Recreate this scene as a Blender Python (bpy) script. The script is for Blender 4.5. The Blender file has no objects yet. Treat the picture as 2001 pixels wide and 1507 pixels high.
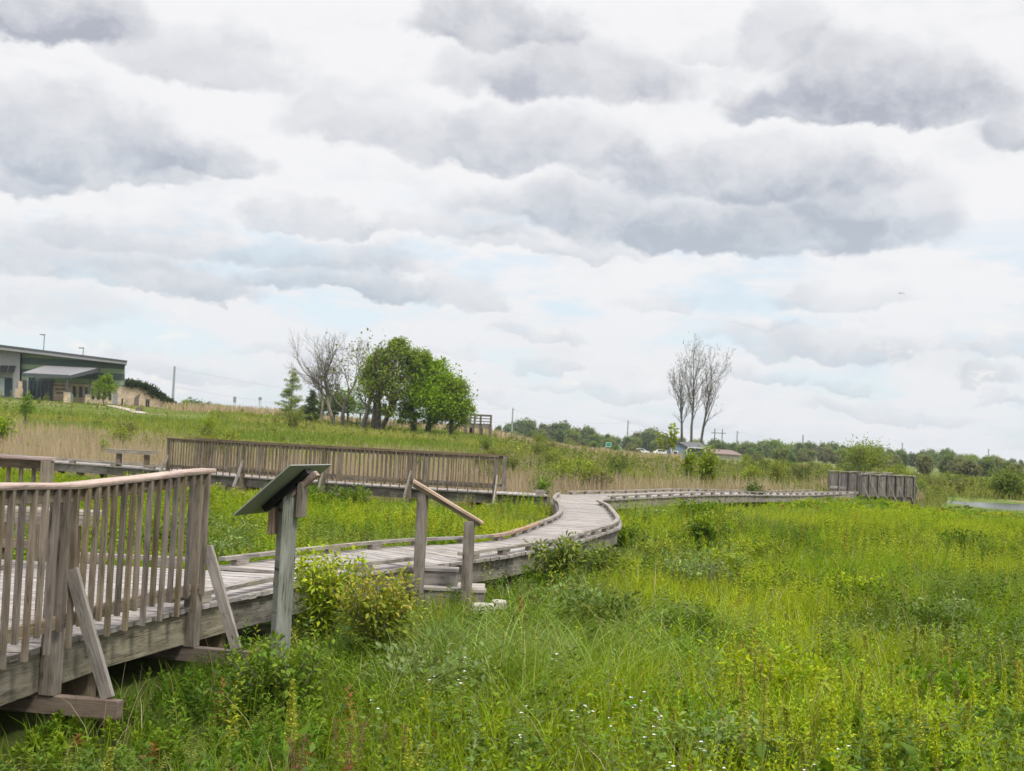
import bpy, math, random
import numpy as np
from mathutils import Vector, Matrix
random.seed(7); RNG = np.random.default_rng(11)
S = bpy.context.scene
COL = S.collection
R = math.radians

# ------------------------------------------------------------------ camera
EYE = 2.05; FPX = 2600.0; PITCH = R(2.38); ROLL = R(2.86)
_f = Vector((0, math.cos(PITCH), math.sin(PITCH))); _r0 = Vector((1, 0, 0)); _u0 = Vector((0, -math.sin(PITCH), math.cos(PITCH)))
_r = _r0*math.cos(ROLL) + _u0*math.sin(ROLL); _u = -_r0*math.sin(ROLL) + _u0*math.cos(ROLL)
cd = bpy.data.cameras.new('camera'); cam = bpy.data.objects.new('camera', cd); COL.objects.link(cam)
cd.sensor_width = 36; cd.lens = 36*FPX/2001; cd.clip_start = .1; cd.clip_end = 20000
cam.matrix_world = Matrix(((_r.x, _u.x, -_f.x, 0), (_r.y, _u.y, -_f.y, 0), (_r.z, _u.z, -_f.z, EYE), (0, 0, 0, 1)))
cd.dof.use_dof = True; cd.dof.focus_distance = 12; cd.dof.aperture_fstop = 5.6
S.camera = cam
def ray(x, y): return _f*FPX + _r*(x-1000.5) - _u*(y-753.5)
def at(x, y, Y):                      # point seen at photo pixel x,y at distance Y
    d = ray(x, y); t = Y/d.y; return Vector((d.x*t, Y, EYE+d.z*t))

# ------------------------------------------------------------------ world and sun
S.view_settings.view_transform = 'Standard'; S.view_settings.look = 'None'
S.view_settings.exposure = 0.12; S.view_settings.gamma = 1.0
SUN_EL, SUN_AZ = R(55), R(140)        # azimuth clockwise from +Y
W = bpy.data.worlds.new('World'); S.world = W; W.use_nodes = True
nt = W.node_tree; nt.nodes.clear()
class NT:
    def __init__(s, nt): s.nt = nt
    def n(s, t, **kw):
        o = s.nt.nodes.new(t)
        for k, v in kw.items():
            if k == 'ins':
                for i, x in v.items():
                    if hasattr(x, 'links') or isinstance(x, bpy.types.NodeSocket): s.nt.links.new(x, o.inputs[i])
                    else: o.inputs[i].default_value = x
            else: setattr(o, k, v)
        return o
    def math(s, op, a, b=0.0, c=None, clamp=False):
        d = {0: a, 1: b}
        if c is not None: d[2] = c
        return s.n('ShaderNodeMath', operation=op, use_clamp=clamp, ins=d).outputs[0]
    def vm(s, op, a, b=None, c=None, out=0):
        d = {0: a}
        if b is not None: d[1] = b
        if c is not None: d[2] = c
        return s.n('ShaderNodeVectorMath', operation=op, ins=d).outputs[out]
    def mix(s, f, a, b, blend='MIX'):
        o = s.n('ShaderNodeMix', data_type='RGBA', blend_type=blend)
        for i, x in ((0, f), (6, a), (7, b)):
            if isinstance(x, bpy.types.NodeSocket): s.nt.links.new(x, o.inputs[i])
            else: o.inputs[i].default_value = x if i == 0 else (*x, 1) if len(x) == 3 else x
        return o.outputs[2]
    def mr(s, v, a, b, c=0.0, d=1.0, it='SMOOTHSTEP'):
        return s.n('ShaderNodeMapRange', interpolation_type=it, ins={0: v, 1: a, 2: b, 3: c, 4: d}).outputs[0]
    def noise(s, vec, sc, det=4, rough=.5, out=0, dist=0.0):
        return s.n('ShaderNodeTexNoise', ins={'Vector': vec, 'Scale': sc, 'Detail': det, 'Roughness': rough, 'Distortion': dist}).outputs[out]
g = NT(nt)
tc = g.n('ShaderNodeTexCoord').outputs['Generated']
dirv = g.vm('NORMALIZE', tc)
sx = g.n('ShaderNodeSeparateXYZ', ins={0: dirv})
az = g.math('MULTIPLY', g.math('ARCTAN2', sx.outputs[0], sx.outputs[1]), FPX/1000)
el = g.math('MULTIPLY', g.math('ARCSINE', sx.outputs[2]), FPX/1000)
P0 = g.n('ShaderNodeCombineXYZ', ins={0: az, 1: el, 2: 0.0}).outputs[0]
zz = g.math('ADD', g.math('MAXIMUM', sx.outputs[2], 0.0), .10)
plane = g.n('ShaderNodeCombineXYZ', ins={0: g.math('DIVIDE', sx.outputs[0], zz), 1: g.math('DIVIDE', sx.outputs[1], zz), 2: 0.0}).outputs[0]
squash = g.vm('MULTIPLY', P0, (1, 1.9, 1))
nw1 = g.noise(squash, 3.0, 2, .5, out=1); nw2 = g.noise(g.vm('MULTIPLY', P0, (1, 1.25, 1)), 9.0, 7, .60, out=1)
warp = g.vm('ADD', g.vm('MULTIPLY', g.vm('SUBTRACT', nw1, (.5, .5, .5)), (.16, .075, 0)),
            g.vm('MULTIPLY', g.vm('SUBTRACT', nw2, (.5, .5, .5)), (.15, .115, 0)))
PW = g.vm('ADD', P0, warp)
CL = [(90,35,210,85,.98),(400,130,185,75,.55),(110,270,270,100,.80),(395,312,130,52,.88),(20,340,120,50,.85),(210,330,160,50,.75),(690,240,130,90,.42),
 (960,65,170,75,.80),(1110,165,235,85,.75),(1020,290,250,70,.70),(1200,330,90,40,.5),
 (1530,70,85,90,.50),(1720,170,200,110,.85),(1640,215,200,60,.9),(1975,235,90,85,.72),(1395,105,70,45,.30),(1480,190,80,30,.28),
 (1470,345,280,75,.78),(1300,420,420,75,.80),(1450,460,330,60,.98),(1700,420,150,95,.55),(110,500,260,75,.55),(330,560,170,42,.68),
 (300,470,200,50,.38),(655,555,190,42,.85),(640,500,200,45,.60),(600,430,140,35,.5),(880,450,180,40,.45),(1050,485,200,30,.42),(905,575,92,48,.50),(1275,590,66,32,.34),(1640,592,140,36,.40),(1590,675,220,42,.55),(100,615,150,50,.22),
 (1070,722,60,18,.42),(1060,660,110,22,.34),(330,735,190,26,.36),(1490,738,80,24,.42),(1960,690,80,30,.5),(1935,738,60,24,.45),
 (1720,805,150,22,.36),(1180,768,160,16,.32),(1640,757,60,18,.38),(850,695,70,14,.25),(1960,775,60,14,.38),(600,690,120,16,.28),(1300,820,140,14,.28),(900,780,90,14,.25),(1480,640,90,14,.3)]
acc = None
for (px, py, rx, ry, st) in CL:
    d = ray(px, py).normalized(); a = math.atan2(d.x, d.y)*FPX/1000; e = math.asin(d.z)*FPX/1000; rx *= 1.02; ry *= 1.04
    q = g.vm('MULTIPLY_ADD', PW, (1000/rx, 1000/ry, 0), (-a*1000/rx, -e*1000/ry, 0))
    s_ = g.n('ShaderNodeSeparateXYZ', ins={0: q})
    v = g.math('MAXIMUM', s_.outputs[1], g.math('MULTIPLY', s_.outputs[1], -2.0))
    l = g.math('SQRT', g.math('MULTIPLY_ADD', v, v, g.math('MULTIPLY', s_.outputs[0], s_.outputs[0])))
    m = g.math('MULTIPLY', g.mr(l, 1.22, .74, 0, st), g.mr(s_.outputs[1], 1.05, -.30, .22, 1.0, 'LINEAR'))
    acc = m if acc is None else g.math('ADD', acc, g.math('MULTIPLY', m, g.math('SUBTRACT', 1.0, g.math('MINIMUM', acc, 1.0))))
front = g.mr(sx.outputs[1], .45, .75)
nb = g.noise(plane, 1.1, 6, .55)
back = g.mr(nb, .42, .66)
dens = g.math('ADD', g.math('MULTIPLY', acc, front), g.math('MULTIPLY', g.math('MULTIPLY', back, .8), g.math('SUBTRACT', 1.0, front)))
nf = g.noise(g.vm('ADD', g.vm('MULTIPLY', P0, (1, 1.35, 1)), g.vm('MULTIPLY', nw2, (.10, .10, 0))), 8.0, 8, .60)
nbig = g.noise(g.vm('MULTIPLY', P0, (1, 3.0, 1)), 2.6, 5, .55)
mod = g.math('ADD', .62, g.math('MULTIPLY', g.mr(nf, .30, .70), .62))
grey = g.math('MULTIPLY', dens, mod)
wisp = g.mr(g.math('ADD', g.math('MULTIPLY', nbig, .6), g.math('MULTIPLY', nf, .4)), .49, .62, 0, .13)
grey2 = g.math('ADD', grey, g.math('MULTIPLY', wisp, g.math('SUBTRACT', 1.0, grey)), clamp=True)
sky = g.n('ShaderNodeTexSky', sky_type='NISHITA', sun_disc=False, sun_elevation=SUN_EL, sun_rotation=SUN_AZ)
skyc = g.vm('MULTIPLY', sky.outputs[0], (.11, .11, .11))
lum = g.vm('ADD', g.vm('MULTIPLY', skyc, (.30, .30, .30)), (.56, .62, .67))       # blue showing faintly through thin high cloud
wn = g.noise(g.vm('MULTIPLY', P0, (1, 3.2, 1)), 3.4, 5, .55)
bluegap = g.math('MULTIPLY', g.mr(wn, .47, .62), g.mr(el, .55, .28))
white = g.mix(bluegap, g.mix(g.mr(el, .10, .50), (.79, .80, .82), (.845, .845, .86)), lum)
greycol = g.mix(g.mr(el, .80, .20), (.41, .43, .50), (.47, .53, .60))
cc = g.mix(grey2, white, greycol)
puff = g.math('MULTIPLY', g.mr(g.noise(g.vm('MULTIPLY', P0, (1, 2.0, 1)), 13.0, 6, .6), .56, .68, 0, .75), g.mr(nbig, .45, .55))
cc = g.mix(g.math('MULTIPLY', puff, g.mr(el, .36, .12)), cc, (.87, .85, .82))
over = g.mr(sx.outputs[2], .30, .75, 1.0, 2.2)                                    # overcast: brighter towards the zenith
cc2 = g.vm('SCALE', cc); nt.links.new(over, cc2.node.inputs[3])
bg = g.n('ShaderNodeBackground', ins={0: cc2, 1: 1.0})
g.n('ShaderNodeOutputWorld', ins={0: bg.outputs[0]})
try: W.cycles.sampling_method = 'MANUAL'; W.cycles.sample_map_resolution = 512
except Exception: pass

sl = bpy.data.lights.new('sun', 'SUN'); sun = bpy.data.objects.new('sun', sl); COL.objects.link(sun)
sl.energy = 2.9; sl.angle = R(10); sl.color = (1, .96, .88)
sdir = Vector((math.sin(SUN_AZ)*math.cos(SUN_EL), math.cos(SUN_AZ)*math.cos(SUN_EL), math.sin(SUN_EL)))
sun.rotation_euler = sdir.to_track_quat('Z', 'Y').to_euler()

# ------------------------------------------------------------------ helpers
def tag(o, label=None, cat=None, group=None, kind=None):
    if label: o['label'] = label
    if cat: o['category'] = cat
    if group: o['group'] = group
    if kind: o['kind'] = kind
    return o
def empty(name, loc, label=None, cat=None, group=None, rz=0):
    o = bpy.data.objects.new(name, None); COL.objects.link(o); o.location = loc; o.rotation_euler.z = rz
    o.empty_display_size = .2
    return tag(o, label, cat, group)
def copy_tree(o, parent=None):
    c = o.copy(); COL.objects.link(c); c.parent = parent
    for ch in list(o.children): copy_tree(ch, c)
    return c
def finish(name, me, mat, parent, world):
    o = bpy.data.objects.new(name, me); COL.objects.link(o)
    for m in (mat if isinstance(mat, (list, tuple)) else [mat]): me.materials.append(m)
    if parent is not None:
        o.parent = parent
        if world:                       # mesh is in world coordinates: move it to the parent's frame
            off = parent.location; pp = parent.parent
            tot = Vector(off)
            while pp is not None: tot += pp.location; pp = pp.parent
            me.transform(Matrix.Translation(-tot))
    return o
class MB:
    """collects boards and tubes with per-board uv (metres along / across) and tint; builds one mesh"""
    def __init__(s): s.v = []; s.f = []; s.uv = []; s.t = []; s.mi = []
    def quad8(s, P, mi=0, L=None):
        # P: 8 corners, 0-3 bottom ring, 4-7 top ring, edge 0->1 is the long direction
        b = len(s.v); s.v += [tuple(p) for p in P]
        P = [Vector(p) for p in P]
        off = random.uniform(0, 40), random.uniform(0, 40); tint = random.random()
        ax = (P[1]-P[0])
        if ax.length < 1e-6: ax = P[2]-P[3]
        ax.normalize()
        for q in ((0, 3, 2, 1), (4, 5, 6, 7), (0, 1, 5, 4), (1, 2, 6, 5), (2, 3, 7, 6), (3, 0, 4, 7)):
            s.f.append(tuple(b+i for i in q)); s.t.append(tint); s.mi.append(mi)
            n = (P[q[1]]-P[q[0]]).cross(P[q[2]]-P[q[1]])
            n = n.normalized() if n.length > 1e-9 else Vector((0, 0, 1))
            w = n.cross(ax); w = w.normalized() if w.length > 1e-3 else Vector((0, 0, 1))
            o2 = {0: 0, 1: 3.1}.get(len(s.f) % 2)
            for i in q:
                d = P[i]-P[0]; s.uv.append((off[0]+d.dot(ax), off[1]+o2+d.dot(w)))
    def beam(s, a, b, w, h, up=(0, 0, 1), mi=0):
        """bar from a to b (centre line), w across, h along up"""
        a, b, up = Vector(a), Vector(b), Vector(up); d = (b-a).normalized()
        sd = d.cross(up)
        if sd.length < 1e-4: sd = d.cross(Vector((0, 1, 0)))
        sd.normalize(); u = sd.cross(d).normalized(); sd *= w/2; u *= h/2
        s.quad8([a-sd-u, b-sd-u, b+sd-u, a+sd-u, a-sd+u, b-sd+u, b+sd+u, a+sd+u], mi)
    def box(s, x0, x1, y0, y1, z0, z1, mi=0):
        s.quad8([(x0, y0, z0), (x1, y0, z0), (x1, y1, z0), (x0, y1, z0), (x0, y0, z1), (x1, y0, z1), (x1, y1, z1), (x0, y1, z1)], mi)
    def prism(s, poly, dvec, mi=0):
        """polygon (3D points) extruded by dvec"""
        n = len(poly); b = len(s.v); dv = Vector(dvec); P = [Vector(p) for p in poly]
        s.v += [tuple(p) for p in P]+[tuple(p+dv) for p in P]; t = random.random()
        fs = [tuple(range(n-1, -1, -1)), tuple(range(n, 2*n))]+[(i, (i+1) % n, n+(i+1) % n, n+i) for i in range(n)]
        V = P+[p+dv for p in P]
        for q in fs:
            s.f.append(tuple(b+i for i in q)); s.t.append(t); s.mi.append(mi)
            for i in q: s.uv.append((V[i].x+V[i].y*.3, V[i].z+V[i].y*.3))
    def tube(s, pts, rad, n=6, mi=0, cap=True):
        pts = [Vector(p) for p in pts]; b = len(s.v); t = random.random(); m = len(pts)
        u = None
        for i, p in enumerate(pts):
            d = (pts[min(i+1, m-1)]-pts[max(i-1, 0)]).normalized()
            if u is None: u = d.orthogonal().normalized()
            u = (u-d*u.dot(d)); u = u.normalized() if u.length > 1e-5 else d.orthogonal().normalized()
            w = d.cross(u)
            for k in range(n):
                a = 2*math.pi*k/n; s.v.append(tuple(p+(u*math.cos(a)+w*math.sin(a))*rad[i]))
        for i in range(m-1):
            for k in range(n):
                q = (i*n+k, i*n+(k+1) % n, (i+1)*n+(k+1) % n, (i+1)*n+k)
                s.f.append(tuple(b+x for x in q)); s.t.append(t); s.mi.append(mi)
                for x in range(4): s.uv.append((i*.3+(x > 1)*.3, k*.1+(x in (1, 2))*.1))
        if cap and n > 2:
            for q in (tuple(range(n-1, -1, -1)), tuple(range((m-1)*n, m*n))):
                s.f.append(tuple(b+x for x in q)); s.t.append(t); s.mi.append(mi)
                for x in q: s.uv.append((0, 0))
    def build(s, name, mat, parent=None, world=True, bevel=0, smooth=False):
        me = bpy.data.meshes.new(name); me.from_pydata(s.v, [], s.f)
        uv = me.uv_layers.new(name='UVMap'); uv.data.foreach_set('uv', np.array(s.uv, dtype=np.float32).ravel())
        a = me.attributes.new('tint', 'FLOAT', 'FACE'); a.data.foreach_set('value', np.array(s.t, dtype=np.float32))
        me.polygons.foreach_set('material_index', np.array(s.mi, dtype=np.int32))
        if smooth: me.polygons.foreach_set('use_smooth', np.ones(len(s.f), dtype=bool))
        me.update()
        o = finish(name, me, mat, parent, world)
        if bevel:
            m = o.modifiers.new('bevel', 'BEVEL'); m.width = bevel; m.segments = 1; m.limit_method = 'ANGLE'
        return o
def quadmesh(name, V, mat, parent=None, col=None, world=False, quads=None):
    """V: (N,k,3) strips; quads: index list per strip; col (N,3)"""
    N, k, _ = V.shape; q = np.array(quads if quads is not None else [[0, 1, 2, 3]], dtype=np.int64)
    me = bpy.data.meshes.new(name); nf = N*len(q)
    me.vertices.add(N*k); me.vertices.foreach_set('co', V.astype(np.float32).ravel())
    idx = (np.arange(N)[:, None, None]*k+q[None]).reshape(-1)
    me.loops.add(nf*4); me.loops.foreach_set('vertex_index', idx.astype(np.int32))
    me.polygons.add(nf); me.polygons.foreach_set('loop_start', (np.arange(nf)*4).astype(np.int32))
    me.update(calc_edges=True)
    if col is not None:
        a = me.color_attributes.new('Col', 'FLOAT_COLOR', 'POINT')
        c = np.ones((N, k, 4), dtype=np.float32); c[:, :, :3] = col[:, None, :]
        a.data.foreach_set('color', c.ravel())
    return finish(name, me, mat, parent, world)

# value noise (numpy)
def _h(ix, iy, s): 
    n = (ix.astype(np.int64)*374761393+iy.astype(np.int64)*668265263+s*1442695041) & 0xffffffff
    n = ((n ^ (n >> 13))*1274126177) & 0xffffffff
    return ((n ^ (n >> 16)) & 0xffff)/65535.0
def vnoise(x, y, s=0):
    ix, iy = np.floor(x), np.floor(y); fx, fy = x-ix, y-iy; fx = fx*fx*(3-2*fx); fy = fy*fy*(3-2*fy)
    a, b, c, d = _h(ix, iy, s), _h(ix+1, iy, s), _h(ix, iy+1, s), _h(ix+1, iy+1, s)
    return a+(b-a)*fx+(c-a)*fy+(a-b-c+d)*fx*fy
def fbm(x, y, s=0, o=3):
    r = 0; a = .5; t = 0
    for i in range(o): r = r+a*vnoise(x*2**i, y*2**i, s+i*17); t += a; a *= .5
    return r/t

# ------------------------------------------------------------------ terrain
_apx = [(-900, 4.6), (0, 4.5), (300, 4.25), (450, 4.15), (570, 4.0), (655, 3.6), (738, 3.3), (882, 3.2), (950, 2.8), (1004, 2.2), (1070, 1.3), (1153, .65), (1250, .3), (1400, .1), (1600, 0), (3500, 0)]
_aa = np.array([(p-1000)/FPX for p, _ in _apx]); _az = np.array([z for _, z in _apx])
def sstep(t): t = np.clip(t, 0, 1); return t*t*(3-2*t)
def terrain(X, Y):
    X = np.asarray(X, float); Y = np.asarray(Y, float)
    t = X/np.maximum(Y, 1.0); A = np.interp(t, _aa, _az)
    rr = np.hypot(X, Y)
    tq = np.clip((Y-50)/135, 0, 1); z = A*(.72*tq+.28*sstep(tq))*np.where(rr > 260, np.clip(1-(rr-260)/1500, .35, 1), 1)
    z = z+.26*(fbm(X/2.1+50, Y/2.1+50, 3)-.5)*sstep((rr-3)/6)*np.where(X > -.2, 1, .5)+.25*(fbm(X/11+9, Y/11, 5)-.5)*sstep((rr-20)/30)
    z = z-.38*sstep((t-.27)/.05)*sstep((Y-44)/16)
    e = ((X-38.5)/11.5)**2+((Y-79.0)/9.0)**2
    z = z-.9*sstep((1.3-e)/.8)
    z = z-.35*sstep((4-np.hypot(X+4, (Y-10)*.5))/3)*0
    return z
def tz(x, y): return float(terrain(x, y))

# ------------------------------------------------------------------ materials
def newmat(name):
    m = bpy.data.materials.new(name); m.use_nodes = True; m.node_tree.nodes.clear(); return m, NT(m.node_tree)
def out(n, sh): n.n('ShaderNodeOutputMaterial', ins={0: sh})
def wood(name, c1, c2, c3, rough=.85, grain=34, moss=0.0, vary=.35):
    m, n = newmat(name)
    uv = n.n('ShaderNodeUVMap', uv_map='UVMap').outputs[0]
    oi = n.n('ShaderNodeObjectInfo').outputs['Random']
    tint = n.n('ShaderNodeAttribute', attribute_name='tint').outputs['Fac']
    off = n.n('ShaderNodeCombineXYZ', ins={0: n.math('MULTIPLY', oi, 37.0), 1: n.math('MULTIPLY', oi, 91.0), 2: 0.0}).outputs[0]
    u = n.vm('ADD', uv, off)
    fine = n.noise(n.vm('MULTIPLY', u, (1.6, grain*2.2, 1)), 3.0, 4, .6, dist=.4)
    streak = n.noise(n.vm('MULTIPLY', u, (.9, grain*.35, 1)), 2.0, 4, .6, dist=.8)
    blotch = n.noise(n.vm('MULTIPLY', u, (1, 2.5, 1)), 2.6, 4, .6)
    rnd = n.math('FRACT', n.math('ADD', tint, n.math('MULTIPLY', oi, 7.0)))
    rnd2 = n.math('FRACT', n.math('MULTIPLY', rnd, 13.7))
    c = n.mix(n.mr(streak, .3, .7), c1, c2)
    c = n.mix(n.mr(blotch, .42, .72, 0, .75), c, c3)
    c = n.mix(n.mr(fine, .50, .70, 0, .62), c, tuple(x*.42 for x in c1))
    crack = n.noise(n.vm('MULTIPLY', u, (.7, grain*1.1, 1)), 2.4, 3, .5, dist=.3)
    ck = n.math('MULTIPLY', n.mr(n.math('ABSOLUTE', n.math('SUBTRACT', crack, .5)), .022, .004), n.mr(blotch, .40, .60))
    c = n.mix(n.math('MULTIPLY', ck, .85), c, tuple(x*.18 for x in c1))
    # knots
    vo = n.n('ShaderNodeTexVoronoi', ins={'Vector': n.vm('MULTIPLY', u, (1.0, 3.0, 1)), 'Scale': 1.9})
    c = n.mix(n.mr(vo.outputs[0], .09, .035, 0, .8), c, tuple(x*.25 for x in c1))
    if moss: c = n.mix(n.mr(n.noise(n.vm('MULTIPLY', u, (1, 2, 1)), 1.4, 4, .65), .5, .7, 0, moss), c, (.13, .14, .07))
    val = n.math('MULTIPLY_ADD', rnd, vary*2, 1-vary)
    hs = n.n('ShaderNodeHueSaturation', ins={0: n.math('MULTIPLY_ADD', rnd2, .03, .485), 1: n.math('MULTIPLY_ADD', rnd2, .6, .7), 2: val, 4: c})
    bp = n.n('ShaderNodeBump', ins={'Strength': .7, 'Distance': .006, 'Height': n.math('SUBTRACT', n.math('ADD', fine, streak), ck)})
    b = n.n('ShaderNodeBsdfPrincipled', ins={'Base Color': hs.outputs[0], 'Roughness': rough, 'Specular IOR Level': .25, 'Normal': bp.outputs[0]})
    out(n, b.outputs[0]); return m
def leafmat(name, transl=.35, rough=.6, spec=.2, var=.12):
    m, n = newmat(name)
    c = n.n('ShaderNodeAttribute', attribute_name='Col').outputs['Color']
    oi = n.n('ShaderNodeObjectInfo').outputs['Random']
    hs = n.n('ShaderNodeHueSaturation', ins={0: n.math('MULTIPLY_ADD', oi, .014, .493), 1: n.math('MULTIPLY_ADD', oi, .15, .925), 2: n.math('MULTIPLY_ADD', oi, var*2, 1-var), 4: c}).outputs[0]
    b = n.n('ShaderNodeBsdfPrincipled', ins={'Base Color': hs, 'Roughness': rough, 'Specular IOR Level': spec})
    t = n.n('ShaderNodeBsdfTranslucent', ins={0: n.mix(1.0, hs, (1.25, 1.2, .55), 'MULTIPLY')})
    out(n, n.n('ShaderNodeMixShader', ins={0: transl, 1: b.outputs[0], 2: t.outputs[0]}).outputs[0]); return m
def plain(name, col, rough=.7, metal=0, spec=.4, nz=.15, sc=3.0, bump=0.0):
    m, n = newmat(name)
    p = n.n('ShaderNodeTexCoord').outputs['Object']
    f = n.noise(p, sc, 5, .6)
    c = n.mix(n.mr(f, .3, .7), tuple(x*(1-nz) for x in col), tuple(min(1, x*(1+nz)) for x in col))
    ins = {'Base Color': c, 'Roughness': rough, 'Metallic': metal, 'Specular IOR Level': spec}
    if bump: ins['Normal'] = n.n('ShaderNodeBump', ins={'Strength': bump, 'Distance': .02, 'Height': n.noise(p, sc*6, 4, .6)}).outputs[0]
    out(n, n.n('ShaderNodeBsdfPrincipled', ins=ins).outputs[0]); return m
M = {}
M['deck'] = wood('weathered_deck_wood', (.335, .30, .275), (.415, .38, .355), (.26, .225, .20), vary=.18)
M['kerb'] = wood('weathered_kerb_wood', (.27, .24, .205), (.35, .315, .275), (.19, .16, .135), vary=.16)
M['beam'] = wood('grey_beam_wood', (.215, .19, .145), (.30, .27, .215), (.15, .13, .095), moss=.25, vary=.15)
M['bal'] = wood('grey_brown_rail_wood', (.165, .128, .092), (.25, .21, .165), (.105, .08, .056), vary=.28)
M['post'] = wood('post_wood', (.19, .158, .118), (.27, .237, .185), (.135, .108, .08), vary=.12)
M['cap'] = wood('tan_cap_wood', (.44, .32, .255), (.50, .38, .31), (.38, .27, .21), vary=.06, grain=22)
M['brown'] = wood('brown_beam_wood', (.165, .122, .088), (.22, .17, .13), (.12, .09, .064), vary=.12)
M['red'] = wood('reddish_new_wood', (.33, .22, .155), (.39, .28, .21), (.26, .17, .12), vary=.1)
M['signpost'] = wood('greenish_post_wood', (.21, .215, .19), (.28, .285, .255), (.16, .16, .13), vary=.05, grain=26)
M['screen'] = wood('grey_screen_wood', (.15, .135, .12), (.22, .20, .18), (.11, .095, .08), vary=.3)
M['darkwood'] = wood('dark_old_wood', (.12, .10, .085), (.17, .145, .12), (.09, .075, .06), vary=.2)
M['leaf'] = leafmat('leaf', .27, .6, .18); M['grass'] = leafmat('grass_blade', .30, .7, .10)
M['dry'] = leafmat('dry_stalk', .2, .8, .1)
M['treeleaf'] = leafmat('tree_leaf', .4, .6, .2, .10)
M['bark'] = plain('bark', (.17, .145, .12), .95, nz=.35, sc=2.0, bump=.5)
M['bark_dark'] = plain('dark_bark', (.085, .072, .055), .95, nz=.35, sc=2.0, bump=.5)
M['bark_pale'] = plain('pale_bark', (.165, .145, .125), .95, nz=.3, sc=1.5, bump=.4)
M['black'] = plain('black_steel', (.018, .018, .02), .45, .3)
M['panel'] = plain('panel_back_aluminium', (.27, .28, .26), .5, .2, nz=.06)
M['panelface'] = plain('panel_face', (.32, .35, .30), .35, nz=.3, sc=6)
M['galv'] = plain('galvanised_steel', (.30, .33, .35), .5, .4)
M['stone'] = plain('pale_limestone', (.52, .48, .41), .9, nz=.2, sc=9, bump=.6)
M['concrete'] = plain('concrete', (.33, .32, .29), .9, nz=.2, sc=5, bump=.3)
M['path'] = plain('path_concrete', (.40, .34, .27), .9, nz=.12, sc=.8)
M['white'] = plain('white_paint', (.78, .78, .77), .5, nz=.04)
M['stalk'] = plain('green_stalk', (.20, .25, .04), .7)
M['glass'] = plain('dark_window_glass', (.012, .028, .032), .25, spec=.35, nz=.3, sc=.5)
M['greymetal'] = plain('grey_metal_cladding', (.27, .265, .28), .55, .1, nz=.06)
M['trim'] = plain('dark_grey_trim', (.065, .075, .08), .5, nz=.06)
M['roofmetal'] = plain('standing_seam_roof', (.34, .335, .335), .5, .1, nz=.05)
M['shingle'] = plain('grey_shingle', (.115, .115, .12), .9, nz=.2, sc=3)
M['siding'] = plain('blue_grey_siding', (.16, .21, .28), .7, nz=.06)
M['brownroof'] = plain('brown_roof', (.20, .14, .125), .8, nz=.15)
M['gazroof'] = plain('green_metal_roof', (.10, .14, .11), .6, nz=.12)
M['signgreen'] = plain('sign_green', (.012, .22, .13), .5, nz=.05)
M['bird'] = plain('bird_feather', (.10, .10, .11), .8)
M['tank'] = plain('tank_paint', (.16, .20, .21), .6)
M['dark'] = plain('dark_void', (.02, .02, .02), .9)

# striped facade
m, n = newmat('green_striped_panels'); p = n.n('ShaderNodeTexCoord').outputs['Object']; s_ = n.n('ShaderNodeSeparateXYZ', ins={0: p})
half = n.math('GREATER_THAN', s_.outputs[0], 10.0)
zz_ = n.math('ADD', s_.outputs[2], n.math('MULTIPLY', half, .65))
wv = n.noise(n.n('ShaderNodeCombineXYZ', ins={0: n.math('MULTIPLY', half, 9.0), 1: 0.0, 2: n.math('FLOOR', n.math('MULTIPLY', zz_, 1.35))}).outputs[0], 3.7, 0)
st = n.math('FRACT', n.math('MULTIPLY', zz_, .62))
c = n.mix(n.math('GREATER_THAN', st, .60), (.05, .085, .08), (.24, .31, .19))
c = n.mix(n.mr(wv, .45, .6, 0, .35), c, (.13, .18, .155))
out(n, n.n('ShaderNodeBsdfPrincipled', ins={'Base Color': c, 'Roughness': .5}).outputs[0]); M['stripes'] = m
# stone masonry
m, n = newmat('limestone_masonry'); p = n.n('ShaderNodeTexCoord').outputs['Object']
pp = n.vm('MULTIPLY', p, (1, 0, 1)); sp = n.n('ShaderNodeSeparateXYZ', ins={0: pp})
pq = n.n('ShaderNodeCombineXYZ', ins={0: sp.outputs[0], 1: sp.outputs[2], 2: 0.0}).outputs[0]
br = n.n('ShaderNodeTexBrick', ins={'Vector': pq, 'Color1': (.52, .39, .26, 1), 'Color2': (.66, .53, .38, 1), 'Mortar': (.32, .27, .21, 1), 'Scale': 1.0, 'Mortar Size': .02, 'Brick Width': .75, 'Row Height': .3})
c = n.mix(n.mr(n.noise(p, .8, 4), .35, .7, 0, .35), br.outputs[0], (.30, .24, .17))
out(n, n.n('ShaderNodeBsdfPrincipled', ins={'Base Color': c, 'Roughness': .9}).outputs[0]); M['masonry'] = m
# ground
m, n = newmat('meadow_soil'); p = n.n('ShaderNodeNewGeometry').outputs['Position']
far = n.mr(n.vm('LENGTH', p, out=1), 34, 60)
f1 = n.noise(p, 1.3, 6, .65); f2 = n.noise(p, .07, 5, .6); f3 = n.noise(p, 6, 4, .6)
near = n.mix(n.mr(f1, .35, .65), (.025, .038, .009), (.05, .068, .014)); near = n.mix(n.mr(f3, .5, .7, 0, .6), near, (.07, .055, .03))
mead = n.mix(n.mr(f1, .35, .65), (.075, .12, .018), (.125, .165, .03)); mead = n.mix(n.mr(f2, .5, .62, 0, .9), mead, (.24, .19, .11))
c = n.mix(far, near, mead)
out(n, n.n('ShaderNodeBsdfPrincipled', ins={'Base Color': c, 'Roughness': .95, 'Specular IOR Level': .1}).outputs[0]); M['ground'] = m
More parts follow.
